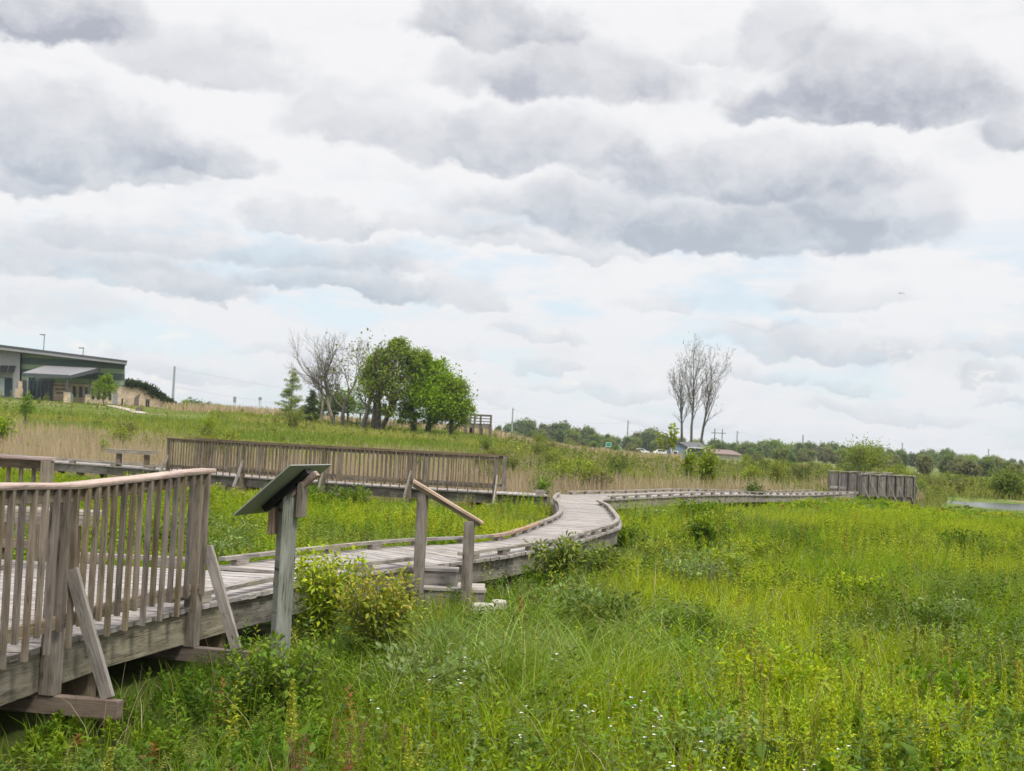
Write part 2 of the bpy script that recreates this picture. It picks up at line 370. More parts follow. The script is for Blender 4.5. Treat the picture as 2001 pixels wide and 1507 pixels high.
# water
m, n = newmat('pond_water'); p = n.n('ShaderNodeNewGeometry').outputs['Position']
bp = n.n('ShaderNodeBump', ins={'Strength': .9, 'Distance': .05, 'Height': n.noise(p, 4, 3)})
out(n, n.n('ShaderNodeBsdfPrincipled', ins={'Base Color': (.05, .06, .05, 1), 'Roughness': .22, 'IOR': 1.33, 'Normal': bp.outputs[0]}).outputs[0]); M['water'] = m

# ground sheet (polar grid reaching the horizon)
rad = np.concatenate([[0.0], np.geomspace(1.0, 45, 90), np.geomspace(46, 300, 110), np.geomspace(310, 9000, 50)])
th = np.concatenate([np.linspace(-32, 32, 220), np.linspace(34, 326, 110)]); th = np.radians(th)
TT, RR = np.meshgrid(th, rad); GX = RR*np.sin(TT); GY = RR*np.cos(TT)
GZ = np.where(GY > 0, terrain(GX, np.maximum(GY, .01)), .10*(fbm(GX/2.3+50, GY/2.3+50, 3)-.5))
GZ = np.where((np.abs(TT-np.pi) < np.radians(120)), 0.0, GZ)
nr, nth = GX.shape; idx = np.arange(nr*nth).reshape(nr, nth); nxt = np.roll(idx, -1, axis=1)
F_ = np.stack([idx[:-1], idx[1:], nxt[1:], nxt[:-1]], -1).reshape(-1, 4)
F_ = F_[:, ::-1]
me = bpy.data.meshes.new('ground'); me.from_pydata(np.stack([GX, GY, GZ], -1).reshape(-1, 3).tolist(), [], F_.tolist())
me.polygons.foreach_set('use_smooth', np.ones(len(F_), dtype=bool)); me.validate(); me.update()
tag(finish('ground', me, M['ground'], None, False), kind='structure')
mb = MB(); mb.prism([(38.5+12.5*math.cos(a)*(1+.08*math.sin(3*a)), 79+9.8*math.sin(a)*(1+.06*math.cos(5*a)), -.46) for a in np.linspace(0, 2*math.pi, 48, endpoint=False)], (0, 0, .04))
tag(mb.build('water', M['water']), kind='structure')

# ------------------------------------------------------------------ boardwalks
def cat(pts, n=10):
    pts = [np.array(p, float) for p in pts]; P = [2*pts[0]-pts[1]]+pts+[2*pts[-1]-pts[-2]]; o = []
    for i in range(1, len(P)-2):
        for k in range(n):
            t = k/n; a, b, c, d = P[i-1:i+3]
            o.append(.5*((2*b)+(-a+c)*t+(2*a-5*b+4*c-d)*t*t+(-a+3*b-3*c+d)*t**3))
    o.append(pts[-1]); return np.array(o)
def resample(P, step, n=None):
    s = np.concatenate([[0], np.cumsum(np.linalg.norm(np.diff(P, axis=0), axis=1))])
    n = n or max(2, int(round(s[-1]/step))+1); t = np.linspace(0, s[-1], n)
    return np.stack([np.interp(t, s, P[:, j]) for j in range(P.shape[1])], 1), s[-1]
DZ = .55
def offset(P, d):                     # shift polyline to its left by d
    T = np.gradient(P, axis=0); T /= np.linalg.norm(T, axis=1)[:, None]
    return P+np.stack([-T[:, 1], T[:, 0]], 1)*d
EXCL = []
def ribbon(root, Lp, Rp, zf, plank=.14, kerbL=None, kerbR=None, beams=True, blockstep=1.15, posts=True, redL=None, bm='beam'):
    L, Rr = cat(Lp), cat(Rp); C = (L+Rr)/2
    s = np.concatenate([[0], np.cumsum(np.linalg.norm(np.diff(C, axis=0), axis=1))]); n = int(s[-1]/plank)
    def pt(A, t): return np.array([np.interp(t, s, A[:, 0]), np.interp(t, s, A[:, 1])])
    mb = MB()
    for i in range(n):
        t0, t1 = i*plank+.004, (i+1)*plank-.004; e0, e1 = random.uniform(-.012, .018), random.uniform(-.012, .018); dz = random.uniform(-.003, .003)
        t0 += .002; t1 -= .002; a, b, c, d = pt(L, t0), pt(Rr, t0), pt(Rr, t1), pt(L, t1)
        w = (b-a)/np.linalg.norm(b-a); w2 = (c-d)/np.linalg.norm(c-d); a = a-w*e0; d = d-w2*e0; b = b+w*e1; c = c+w2*e1
        z1 = zf(a[1])+dz; z0 = z1-.038
        mb.quad8([(*a, z0), (*b, z0), (*c, z0), (*d, z0), (*a, z1), (*b, z1), (*c, z1), (*d, z1)])
    mb.build('deck', M['deck'], root)
    EXCL.append(np.concatenate([offset(L, .12), offset(Rr, -.12)[::-1]]))
    for side, A, kr in (('L', L, kerbL), ('R', Rr, kerbR)):
        sg = -1 if side == 'L' else 1
        if beams:
            B = offset(A, sg*.07); B, ln = resample(B, 2.4)
            for i in range(len(B)-1):
                mb = MB(); z = zf(B[i][1])-.042-.13
                mb.beam((*B[i], z), (*B[i+1], zf(B[i+1][1])-.172), .045, .26)
                mb.build('side_beam', M[bm], root)
                if posts:
                    p = offset(A, sg*.22)[int(len(A)*i/(len(B)-1))]
                    mb = MB(); mb.beam((*p, tz(*p)-.2), (*p, zf(p[1])-.31), .2, .2, up=(0, 1, 0)); mb.build('footing', M['brown'], root)
        for (a0, a1) in (kr or []):
            K = offset(A, sg*.075); sel = K[int(len(K)*a0):int(len(K)*a1)+1]
            if len(sel) < 3: continue
            sel2, ln = resample(sel, 2.0)
            sel2 = cat(sel2, 6) if len(sel2) > 2 else sel2
            for j in range(0, len(sel2)-1, 6):
                seg = sel2[j:j+7]; mb = MB()
                if len(seg) < 2: continue
                for q in range(len(seg)-1):
                    o1 = (seg[q+1]-seg[q])*(-.002 if q == len(seg)-2 else 0.004)
                    mb.beam((*seg[q], zf(seg[q][1])+.084), (*(seg[q+1]+o1), zf(seg[q+1][1])+.084), .088, .038)
                kr_o = mb.build('kerb_rail', M['red'] if (redL and side == 'L' and redL[0] < seg[0][1] < redL[1]) else M['kerb'], root)
                S2, l2 = resample(seg, 1, n=max(2, int(round(l2_(seg)/blockstep))+1)); 
                D = S2[-1]-S2[0]
                for q in range(len(S2)-1):
                    p = S2[q]+(S2[q+1]-S2[q])*.35; dr = (S2[q+1]-S2[q])/np.linalg.norm(S2[q+1]-S2[q]); mb = MB(); z = zf(p[1])+.0335
                    mb.beam((*(p-dr*.12), z), (*(p+dr*.12), z), .085, .061); mb.build('kerb_block', M['kerb'], kr_o)
    return L, Rr
def l2_(A): return float(np.sum(np.linalg.norm(np.diff(A, axis=0), axis=1)))
zc = lambda y: DZ
bw = empty('boardwalk', (-1, 14, 0), 'weathered grey plank boardwalk winding from the railed platform to the far junction', 'boardwalk')
ribbon(bw, [(-9.6, 5.4), (-9.5, 8.6), (-9.45, 11.3), (-9.4, 14.15)], [(-3.24, 5.6), (-3.04, 8.5), (-2.55, 11.0), (-1.75, 13.9)], zc, kerbR=[(.64, 1.0)])
ribbon(bw, [(-3.08, 14.35), (-2.26, 16.42), (-1.45, 18.1), (-.62, 19.05), (-.02, 20.45), (.32, 22.4), (.76, 24.97), (1.0, 26.87), (1.1, 28.6), (1.2, 32.13), (1.17, 34.84), (1.55, 39.4)],
       [(-1.72, 14.0), (-1.02, 15.35), (-.33, 16.65), (.25, 18.05), (1.05, 20.3), (1.59, 22.5), (2.1, 24.6), (2.3, 26.5), (2.38, 28.4), (2.5, 32.2), (2.42, 34.3), (2.9, 38.6)],
       zc, kerbL=[(0, .97)], kerbR=[(0, .105), (.165, .90)], redL=(19.3, 22.6))
# far edge kerb of the platform
mbk = MB(); mbk.beam((-4.7, 14.02, DZ+.084), (-3.2, 14.1, DZ+.084), .088, .038); kk = mbk.build('kerb_rail', M['kerb'], bw)
for x in (-4.3, -3.5): mbk = MB(); mbk.beam((x-.12, 14.03, DZ+.0335), (x+.12, 14.03, DZ+.0335), .085, .061); mbk.build('kerb_block', M['kerb'], kk)
mbk = MB(); mbk.beam((-9.4, 14.08, DZ-.172), (-3.2, 14.14, DZ-.172), .045, .26); mbk.build('side_beam', M['beam'], bw)
z2 = lambda y: DZ-.005
R2n = [(-24, 50.2), (-17.91, 47.03), (-15.72, 45.93), (-13.63, 44.87), (-11.18, 43.2), (-8.71, 41.1), (-6.59, 39.95), (-4.16, 39.05), (-1.9, 38.25), (.15, 38.0), (1.25, 38.05)]
bw2 = empty('boardwalk', (-8, 41, 0), 'grey plank boardwalk crossing the far left of the marsh beneath the long railings', 'boardwalk')
R2f = [tuple(p) for p in offset(cat(R2n), 1.5)[::10]]
L2, R2 = ribbon(bw2, R2f, R2n, z2, kerbL=[(0, .42), (.955, 1)], kerbR=[(0, .42), (.955, .99)], blockstep=1.4, bm='screen')
z3 = lambda y: DZ-.01-.20*float(sstep((y-46)/14))
R3n = [(2.75, 37.2), (3.79, 39.44), (4.99, 41.97), (7.96, 47.71), (10.16, 52.0), (13.6, 58.8), (17.0, 64.6), (20.6, 67.6)]
bw3 = empty('boardwalk', (8, 50, 0), 'narrow grey boardwalk running right from the junction to the plank-sided overlook', 'boardwalk')
R3f = [(1.75, 39.7), (2.5, 41.1), (3.7, 43.1), (6.4, 48.9), (8.6, 53.2), (12.2, 60.0), (16.2, 66.0), (19.9, 69.2)]
ribbon(bw3, R3f, R3n, z3, kerbL=[(0, .80)], kerbR=[(.03, .86)], blockstep=1.0)

# ------------------------------------------------------------------ railings
def mk_mesh_baluster(z0, z1, w=.033):
    mb = MB(); mb.beam((0, 0, z0), (0, 0, z1), w, w, up=(0, 1, 0)); me_ = mb.build('baluster', M['bal'], None); me = me_.data
    bpy.data.objects.remove(me_); return me
def railing(name, P, ztop, posts, outw, label, step=.114, zdeck=DZ, fancy=False, capm='cap', group=None, braces=True, ends=None, cap_w=.14):
    """P polyline (n,2); ztop(y) -> cap top; posts: arc fractions; outw: +1 if outward side is right of travel"""
    root = empty(name, (*P[0], zdeck), label, 'railing', group)
    S_, ln = resample(P, .25); T = np.gradient(S_, axis=0); T /= np.linalg.norm(T, axis=1)[:, None]
    N = np.stack([T[:, 1], -T[:, 0]], 1)*outw
    s = np.linspace(0, ln, len(S_))
    def fr(t):
        p = np.array([np.interp(t, s, S_[:, 0]), np.interp(t, s, S_[:, 1])]); n_ = np.array([np.interp(t, s, N[:, 0]), np.interp(t, s, N[:, 1])]); n_ /= np.linalg.norm(n_)
        return p, n_
    # cap rail: swept profile
    prof = [(-.5, 0), (-.5, -.6), (-.46, -1), (.46, -1), (.5, -.6), (.5, -.25), (.44, 0)] if fancy else [(-.5, 0), (-.5, -1), (.5, -1), (.5, 0)]
    mb = MB(); k = len(prof); tt = [-.03]+list(s[1:-1])+[ln+.03]
    for t in tt:
        p, n_ = fr(min(max(t, 0), ln)); tg = np.array([-n_[1], n_[0]])*outw; p = p+tg*(t-min(max(t, 0), ln))
        for (a, b) in prof: mb.v.append((p[0]+n_[0]*(a*cap_w+.06), p[1]+n_[1]*(a*cap_w+.06), ztop(p[1])+b*.036))
    for i in range(len(tt)-1):
        for j in range(k):
            mb.f.append((i*k+j, i*k+(j+1) % k, (i+1)*k+(j+1) % k, (i+1)*k+j)); mb.t.append(.5); mb.mi.append(0)
            for q in ((0, 0), (0, 1), (1, 1), (1, 0)): mb.uv.append(((i+q[0])*.25, (j+q[1])*.05))
    for q in (tuple(range(k-1, -1, -1)), tuple(range((len(tt)-1)*k, len(tt)*k))):
        mb.f.append(q); mb.t.append(.3); mb.mi.append(0); mb.uv += [(prof[x % k][0]*.14, prof[x % k][1]*.04) for x in q]
    mb.build('cap_rail', M[capm], root, bevel=0)
    pts = sorted(posts)
    for (zo, hh, nm) in ((-.036-.045, .089, 'top_rail'), (None, .089, 'bottom_rail')):
        for a, b in zip(pts[:-1], pts[1:]):
            mb = MB(); m_ = max(1, int((b-a)*ln/.7))
            for q in range(m_):
                p0, n0 = fr((a+(b-a)*q/m_)*ln); p1, n1 = fr((a+(b-a)*(q+1)/m_)*ln)
                p0 = p0+n0*.073; p1 = p1+n1*.073
                za, zb = (ztop(p0[1])+zo, ztop(p1[1])+zo) if zo else (zdeck+.16, zdeck+.16)
                mb.beam((*p0, za), (*p1, zb), .038, hh)
            mb.build(nm, M['bal'], root, bevel=.003 if fancy else 0)
    for f in pts:
        p, n_ = fr(f*ln); q = p+n_*.035; mb = MB(); zt = ztop(p[1])-.038; tg = np.array([-n_[1], n_[0]])
        zb = .23 if braces else zdeck-.3
        a = Vector((*q, zb)); b = Vector((*q, zt)); mb.beam(a, b, .11, .11, up=Vector((tg[0], tg[1], 0)))
        mb.build('post', M['post'], root, bevel=.004 if fancy else 0)
        if braces:
            mb = MB(); mb.beam((*(q-n_*.75), .17), (*(q+n_*.50), .17), .09, .12); mb.build('outrigger_beam', M['brown'], root, bevel=.004 if fancy else 0)
            mb = MB(); q2 = q-tg*.0+np.array([0, 0]); a = q+n_*.07; b = q+n_*.40
            mb.beam((*(a+tg*.06), 1.05), (*(b+tg*.02), .232), .038, .089, up=Vector((n_[0], n_[1], .4))); mb.build('brace', M['kerb'], root, bevel=.003 if fancy else 0)
    bw_ = .034 if fancy else .029; mL = mk_mesh_baluster(-.02, 1.0, bw_); mS = mk_mesh_baluster(.10, 1.0, bw_)
    nb_ = int(ln/step); c = 0
    for i in range(nb_):
        t = (i+.5)*ln/nb_
        p, n_ = fr(t); lg = (i % 2 == 0)
        if c >= 100: continue
        c += 1
        o = bpy.data.objects.new('baluster', mL if lg else mS); COL.objects.link(o); o.parent = root
        q = p+n_*.110
        o.location = (q[0]-P[0][0], q[1]-P[0][1], 0); o.rotation_euler = (random.uniform(-.006, .006), random.uniform(-.006, .006), math.atan2(n_[1], n_[0]))
        o.scale.z = (ztop(q[1])-.04-zdeck)
    return root
near = cat([(-3.22, 5.7), (-3.16, 7.2), (-3.06, 8.3), (-2.98, 8.85), (-2.80, 10.0), (-2.56, 11.12)])
nln = l2_(near)
def frac(P, y): 
    s = np.concatenate([[0], np.cumsum(np.linalg.norm(np.diff(P, axis=0), axis=1))]); return float(np.interp(y, P[:, 1], s)/s[-1])
railing('railing', near, lambda y: float(np.interp(y, [5, 7.2, 8.2, 8.9, 10, 10.8, 11.3], [1.64, 1.645, 1.64, 1.62, 1.65, 1.685, 1.70])), [0.0, frac(near, 7.15), frac(near, 8.86), .988], 1,
        'nearest railing, weathered balusters under a tan cap rail with braced posts, at the lower left', fancy=True, step=.142)
fr_ = np.array([(-9.3, 13.98), (-7.5, 13.98), (-6, 13.98), (-4.80, 13.98)])
railing('railing', fr_, lambda y: 1.635, [0.0, .45, .992], -1, 'short railing on the far side of the platform, tan cap seen above the nearest railing', fancy=True, braces=False, step=.13)
# long railings on the second boardwalk
full = cat(R2n); xs = full[:, 0]
def cut(P, x0, x1): 
    Q = P[(P[:, 0] >= x0) & (P[:, 0] <= x1)]; 
    return np.array([[x0, np.interp(x0, P[:, 0], P[:, 1])]]+Q.tolist()+[[x1, np.interp(x1, P[:, 0], P[:, 1])]])
nr_ = cut(full, -10.95, -.30); fr2 = cut(offset(full, 1.5), -10.5, -.05)
def fx(P, x):
    s = np.concatenate([[0], np.cumsum(np.linalg.norm(np.diff(P, axis=0), axis=1))]); return float(np.interp(x, P[:, 0], s)/s[-1])
railing('railing', nr_, lambda y: 1.60, [0.004, fx(nr_, -8.05), fx(nr_, -5.42), fx(nr_, -2.8), .996], 1, 'near one of the two long middle railings, with sloping braces below its posts', step=.145, cap_w=.12, capm='brown')
railing('railing', fr2, lambda y: 1.62, [0.004, fx(fr2, -7.9), fx(fr2, -5.2), fx(fr2, -2.5), .996], -1, 'far one of the two long middle railings, without braces', step=.145, braces=False, cap_w=.12, capm='brown')

# ------------------------------------------------------------------ benches
def bench(x0, x1, y, legs, label, seat=.50, dep=.36, z=DZ):
    r = empty('bench', ((x0+x1)/2, y, z), label, 'bench', 'backless plank benches on the boardwalks')
    mb = MB()
    for k in (-1, 0, 1): mb.beam((x0, y+k*dep/3, z+seat-.02), (x1, y+k*dep/3, z+seat-.02), dep/3-.008, .04)
    mb.build('seat', M['kerb'], r, bevel=.003)
    mb = MB(); mb.beam((x0+.05, y-dep/2-.02, z+seat-.09), (x1-.05, y-dep/2-.02, z+seat-.09), .038, .09); mb.build('apron', M['kerb'], r)
    for lx in legs:
        mb = MB(); mb.beam((lx, y, z), (lx, y, z+seat-.042), .14, .24, up=(0, 1, 0)); mb.build('leg', M['brown'], r)
bench(-5.45, -3.99, 13.25, (-4.30, -5.1), 'bench at the far edge of the platform, seen through the balusters', .60)
bench(-5.1, -3.62, 9.7, (-3.95, -4.8), 'closest bench, just behind the nearest railing at the left border', .42)
bench(-13.45, -11.72, 44.75, (-13.05, -12.12), 'lone bench on two square legs beside the left end of the long railings', .56)

# ------------------------------------------------------------------ interpretive panel
B_ = Vector((-1.52, 9.32, 1.80)); Cc = Vector((-1.34, 10.12, 1.80)); A_ = Vector((-1.915, 9.41, 1.425)); D_ = Cc+A_-B_
r = empty('interpretive_sign', (-1.64, 9.75, .1), 'slanted grey interpretive panel on a single timber post, seen from behind', 'sign')
nrm = (Cc-B_).cross(A_-B_).normalized()
if nrm.z < 0: nrm = -nrm
mb = MB(); mb.prism([B_, Cc, D_, A_], nrm*.008); mb.build('panel', M['panel'], r)
mb = MB(); i_ = .02
e1 = (Cc-B_).normalized(); e2 = (A_-B_).normalized()
mb.prism([B_+(e1+e2)*i_+nrm*.0085, Cc+(e2-e1)*i_+nrm*.0085, D_-(e1+e2)*i_+nrm*.0085, A_+(e1-e2)*i_+nrm*.0085], nrm*.0015); mb.build('panel_face', M['panelface'], r)
mid = (B_+D_)/2
mb = MB()
mb.beam(mid-e2*.235-nrm*.022, mid+e2*.20-nrm*.022, .12, .04, up=nrm); mb.beam(mid-e2*.10-nrm*.05, mid+e2*.16-nrm*.05, .20, .02, up=nrm); mb.build('mounting_bracket', M['black'], r)
pc = Vector((mid.x+.035, mid.y, 0))
mb = MB()
w = .058
ang = R(28)
ax_ = Vector((math.cos(ang), math.sin(ang), 0))*w; ay_ = Vector((-math.sin(ang), math.cos(ang), 0))*w
def ztopp(p): return mid.z-nrm.dot(Vector((p.x-mid.x, p.y-mid.y, 0)))/nrm.z-.075
cs = [pc-ax_-ay_, pc+ax_-ay_, pc+ax_+ay_, pc-ax_+ay_]
mb.quad8([Vector((c_.x, c_.y, -.1)) for c_ in cs]+[Vector((c_.x, c_.y, ztopp(c_))) for c_ in cs]); 
# uv along the post
mb.uv = [(v_, u_) for (u_, v_) in mb.uv]
mb.build('post', M['signpost'], r, bevel=.004)
for sg_, ln_, mt in ((1, .26, 'post'), (-1, .20, 'red')):
    mb = MB(); d_ = (Cc-B_).cross(Vector((0, 0, 1))).normalized()*(-1)
    if d_.x < 0: d_ = -d_
    p1 = pc+d_*sg_*.105; zt = ztopp(p1)+.01
    mb.beam((p1.x, p1.y, zt-ln_), (p1.x, p1.y, zt), .11, .045, up=d_); mb.build('side_block', M[mt], r, bevel=.003)
mb = MB(); mb.beam(mid-e2*.27-nrm*.07, mid-e2*.02-nrm*.07, .065, .04, up=nrm); mb.build('cleat', M['red'], r)

# ------------------------------------------------------------------ stair and stair rail
r = empty('boardwalk_steps', (-.6, 15.5, 0), 'two boxed timber steps going down from the boardwalk edge behind the sloping handrail', 'steps')
for (x0, x1, y0, y1, z1, nm) in ((-.92, -.53, 15.42, 16.15, DZ-.006, 'upper_step'), (-.92, -.20, 15.22, 15.40, .345, 'lower_step')):
    mb = MB(); mb.box(x0-.02, x1+.02, y0-.02, y1 if nm != 'upper_step' else 15.66, z1-.038, z1); mb.build('tread', M['deck'], r, bevel=.003)
    mb = MB(); mb.box(x0, x1, y0, y0+.04, tz(x0, y0)-.1, z1-.04); mb.box(x1-.04, x1, y0+.042, y1 if nm != 'upper_step' else 15.66, tz(x0, y0)-.1, z1-.04); mb.build('riser', M['kerb'], r, bevel=.003)
mb = MB(); mb.box(-.52, -.20, 15.42, 15.85, .345-.038, .345); mb.build('tread', M['deck'], r)
mb = MB(); mb.box(-.24, -.20, 15.42, 15.85, -.1, .305); mb.build('riser', M['kerb'], r)
r = empty('handrail', (-.65, 15.1, .1), 'sloping handrail with tan top on two square posts in front of the steps', 'handrail')
h0 = Vector((-1.06, 15.06, 1.545)); h1 = Vector((-.25, 15.14, 1.10)); hd = (h1-h0).normalized(); hu = Vector((-hd.z, 0, hd.x))
mb = MB(); mb.beam(h0, h1, .135, .034, up=hu); mb.build('top_rail', M['cap'], r, bevel=.004)
mb = MB(); mb.beam(h0-hu*.038+hd*.02, h1-hu*.038-hd*.02, .09, .04, up=hu); mb.build('under_rail', M['post'], r, bevel=.003)
for x_ in (-.945, -.40):
    zt = h0.z+(x_-h0.x)*(h1.z-h0.z)/(h1.x-h0.x)-.065; mb = MB(); a_ = R(20)
    mb.beam((x_, 15.1, -.1), (x_, 15.1, zt), .10, .10, up=(math.sin(a_), math.cos(a_), 0)); mb.build('post', M['post'], r, bevel=.004)

# ------------------------------------------------------------------ plank-sided overlook at the right
def plankwall(P, zt, zb, label, braces, step=.105, inner=False):
    root = empty('plank_screen', (*P[0], zb), label, 'fence', 'plank screens of the overlook')
    S_, ln = resample(P, step); mb = MB()
    for i in range(len(S_)-1):
        a, b = S_[i], S_[i+1]; g_ = (b-a)*.035; dn = random.uniform(-.035, .03)
        off_ = np.array([random.uniform(-.008, .008)]*2)
        mb.beam((*((a+b)/2+off_), zb-.14), (*((a+b)/2+off_), zt-.06+dn), .022, np.linalg.norm(b-a)-.012, up=Vector((*(b-a), 0)))
    mb.build('board_panel', M['screen'], root)
    Q, _ = resample(P, .78); mb = MB()
    for i in range(len(Q)-1):
        mb.beam((*Q[i], zt-.02+.035*(i % 2)), (*(Q[i+1]), zt-.02+.035*((i+1) % 2)), .16, .035)
    mb.build('cap_rail', M['kerb'], root)
    n_ = np.array([P[-1][1]-P[0][1], -(P[-1][0]-P[0][0])]); n_ = n_/np.linalg.norm(n_)
    if n_[1] > 0: n_ = -n_
    for p in Q:
        q = p+n_*.08; mb = MB(); mb.beam((*q, tz(*q)-.1), (*q, zt-.05), .07, .09, up=(0, 1, 0)); mb.build('post', M['screen'], root)
        if braces:
            mb = MB(); mb.beam((*(q+n_*.08), zb+.55), (*(q+n_*.42+np.array([.12, 0])), tz(*q)+.05), .035, .05, up=(1, 0, 0)); mb.build('brace', M['bal'], root)
    if inner:
        mb = MB(); mb.beam((*(P[0]+n_*.05), zb+.20), (*(P[-1]+n_*.05), zb+.20), .04, .12); mb.build('bottom_rail', M['kerb'], root)
pw1 = np.array([(17.05, 64.6), (18.2, 65.6), (19.4, 66.6), (20.55, 67.5)])
plankwall(pw1, 1.30, .35, 'near plank screen of the distant overlook at right, with sloping braces', True)
pw2 = np.array([(15.85, 65.9), (17.2, 66.9), (18.7, 68.2), (19.9, 69.2)])
plankwall(pw2, 1.36, .35, 'rear plank screen of the distant overlook at right, reaching further left', False, inner=True)
pw3 = np.array([(20.62, 67.6), (20.3, 68.3), (19.98, 69.1)])
plankwall(pw3, 1.28, .35, 'short end screen closing the distant overlook on its right', False)

# ------------------------------------------------------------------ vegetation toolkit
def inpoly(P, X, Y):
    ins = np.zeros(len(X), bool); j = len(P)-1
    for i in range(len(P)):
        xi, yi = P[i]; xj, yj = P[j]
        c = ((yi > Y) != (yj > Y)); 
        with np.errstate(divide='ignore', invalid='ignore'): t = (xj-xi)*(Y-yi)/(yj-yi)+xi
        ins ^= (c & (X < t)); j = i
    return ins
def excluded(X, Y):
    e = np.zeros(len(X), bool)
    for P in EXCL:
        bb = (X > P[:, 0].min()) & (X < P[:, 0].max()) & (Y > P[:, 1].min()) & (Y < P[:, 1].max())
        if bb.any(): k = np.where(bb)[0]; e[k] |= inpoly(P, X[k], Y[k])
    e |= (((X-38.5)/11.8)**2+((Y-79)/9.2)**2 < 1.0)
    e |= (X > -.95) & (X < -.18) & (Y > 15.2) & (Y < 16.4)
    return e
def scatter(Y0, Y1, dens, m=1.08):
    Xm = .385*Y1*m+3.6; N = int(2*Xm*(Y1-Y0)*dens)
    X = RNG.uniform(-Xm, Xm, N); Y = RNG.uniform(Y0, Y1, N)
    k = np.abs(X) < .385*Y*m+3.6; X, Y = X[k], Y[k]
    k = ~excluded(X, Y); return X[k], Y[k]
def blades(X, Y, Z, h, w, lean, seg=3, curl=.6):
    """(N, 2*(seg+1), 3) blade strips"""
    N = len(X); a = RNG.uniform(0, 2*np.pi, N); wa = RNG.uniform(0, 2*np.pi, N)
    # blade width axis mostly across the view
    wx = np.cos(wa)*w/2; wy = np.sin(wa)*w/2
    V = np.zeros((N, 2*(seg+1), 3))
    for i in range(seg+1):
        t = i/seg; r_ = lean*h*(t**1.0*.35+t**2.2*curl); z = h*(t-.28*lean*t*t*t)
        ww = (1-t**1.6)*.95+.05
        cx = X+np.cos(a)*r_; cy = Y+np.sin(a)*r_
        V[:, 2*i] = np.stack([cx-wx*ww, cy-wy*ww, Z+z], 1); V[:, 2*i+1] = np.stack([cx+wx*ww, cy+wy*ww, Z+z], 1)
    return V
def bq(seg): return [[2*i, 2*i+1, 2*i+3, 2*i+2] for i in range(seg)]
def leaves(P, D, size, wid, fold=.25):
    """rhombic leaves: P base (N,3), D unit direction, size length"""
    N = len(P); up = np.tile([0, 0, 1.0], (N, 1))+RNG.normal(0, .35, (N, 3)); sd = np.cross(D, up); sd /= np.linalg.norm(sd, axis=1)[:, None]+1e-9
    nn = np.cross(sd, D); s = size[:, None]; V = np.zeros((N, 4, 3))
    V[:, 0] = P; V[:, 2] = P+D*s-np.array([0, 0, 1])*s*.18; m_ = P+D*s*.45+nn*s*.06
    V[:, 1] = m_+sd*s*wid/2; V[:, 3] = m_-sd*s*wid/2
    return V
def herbs(X, Y, Z, h, nl, size, wid=.38, spread=.35, droop=.1, up=.45):
    """leafy upright stems; returns leaf quads (N*nl,4,3), plant index"""
    N = len(X); a0 = RNG.uniform(0, 6.28, N); lx = RNG.normal(0, .13, N); ly = RNG.normal(0, .13, N)
    k = np.arange(nl); t = (k+.6)/nl; t = .22+.78*t
    ang = a0[:, None]+k[None]*2.4+RNG.normal(0, .25, (N, nl))
    zz = Z[:, None]+h[:, None]*t[None]; bx = X[:, None]+lx[:, None]*h[:, None]*t[None]; by = Y[:, None]+ly[:, None]*h[:, None]*t[None]
    el_ = (up*(1-0)+.55*t[None]**3)+RNG.normal(0, .22, (N, nl))
    D = np.stack([np.cos(ang)*np.cos(el_), np.sin(ang)*np.cos(el_), np.sin(el_)], -1).reshape(-1, 3)
    sz = (size[:, None]*(1-.55*t[None]**2.5)*RNG.uniform(.75, 1.2, (N, nl))).reshape(-1)
    P = np.stack([bx, by, zz], -1).reshape(-1, 3)
    return leaves(P, D, sz, wid), np.repeat(np.arange(N), nl)
def mixc(t, a, b): return np.array(a)[None]*(1-t[:, None])+np.array(b)[None]*t[:, None]
def jit(c, s=.18):
    N = len(c); v = RNG.uniform(1-s, 1+s, (N, 1)); h_ = RNG.normal(0, .06, (N, 3)); return np.clip(c*v*(1+h_), 0.002, 1)
YB = cat([(-60, 70), (-24, 52), (-17.9, 48.7), (-11.1, 44.9), (-6.2, 41.5), (-1.5, 39.8), (1.5, 39.6), (3.5, 43.3), (6.4, 49), (8.6, 53.4), (12.2, 60.2), (16.2, 66.2), (21, 70), (25, 68), (80, 66)])
def beyond(X, Y): return Y > np.interp(X, YB[:, 0], YB[:, 1])

G1 = (.158, .238, .012); G2 = (.285, .345, .018); GD = (.045, .090, .010); GB = (.16, .22, .065); GY = (.305, .345, .020); TAN = (.42, .335, .215); TANP = (.36, .275, .20)
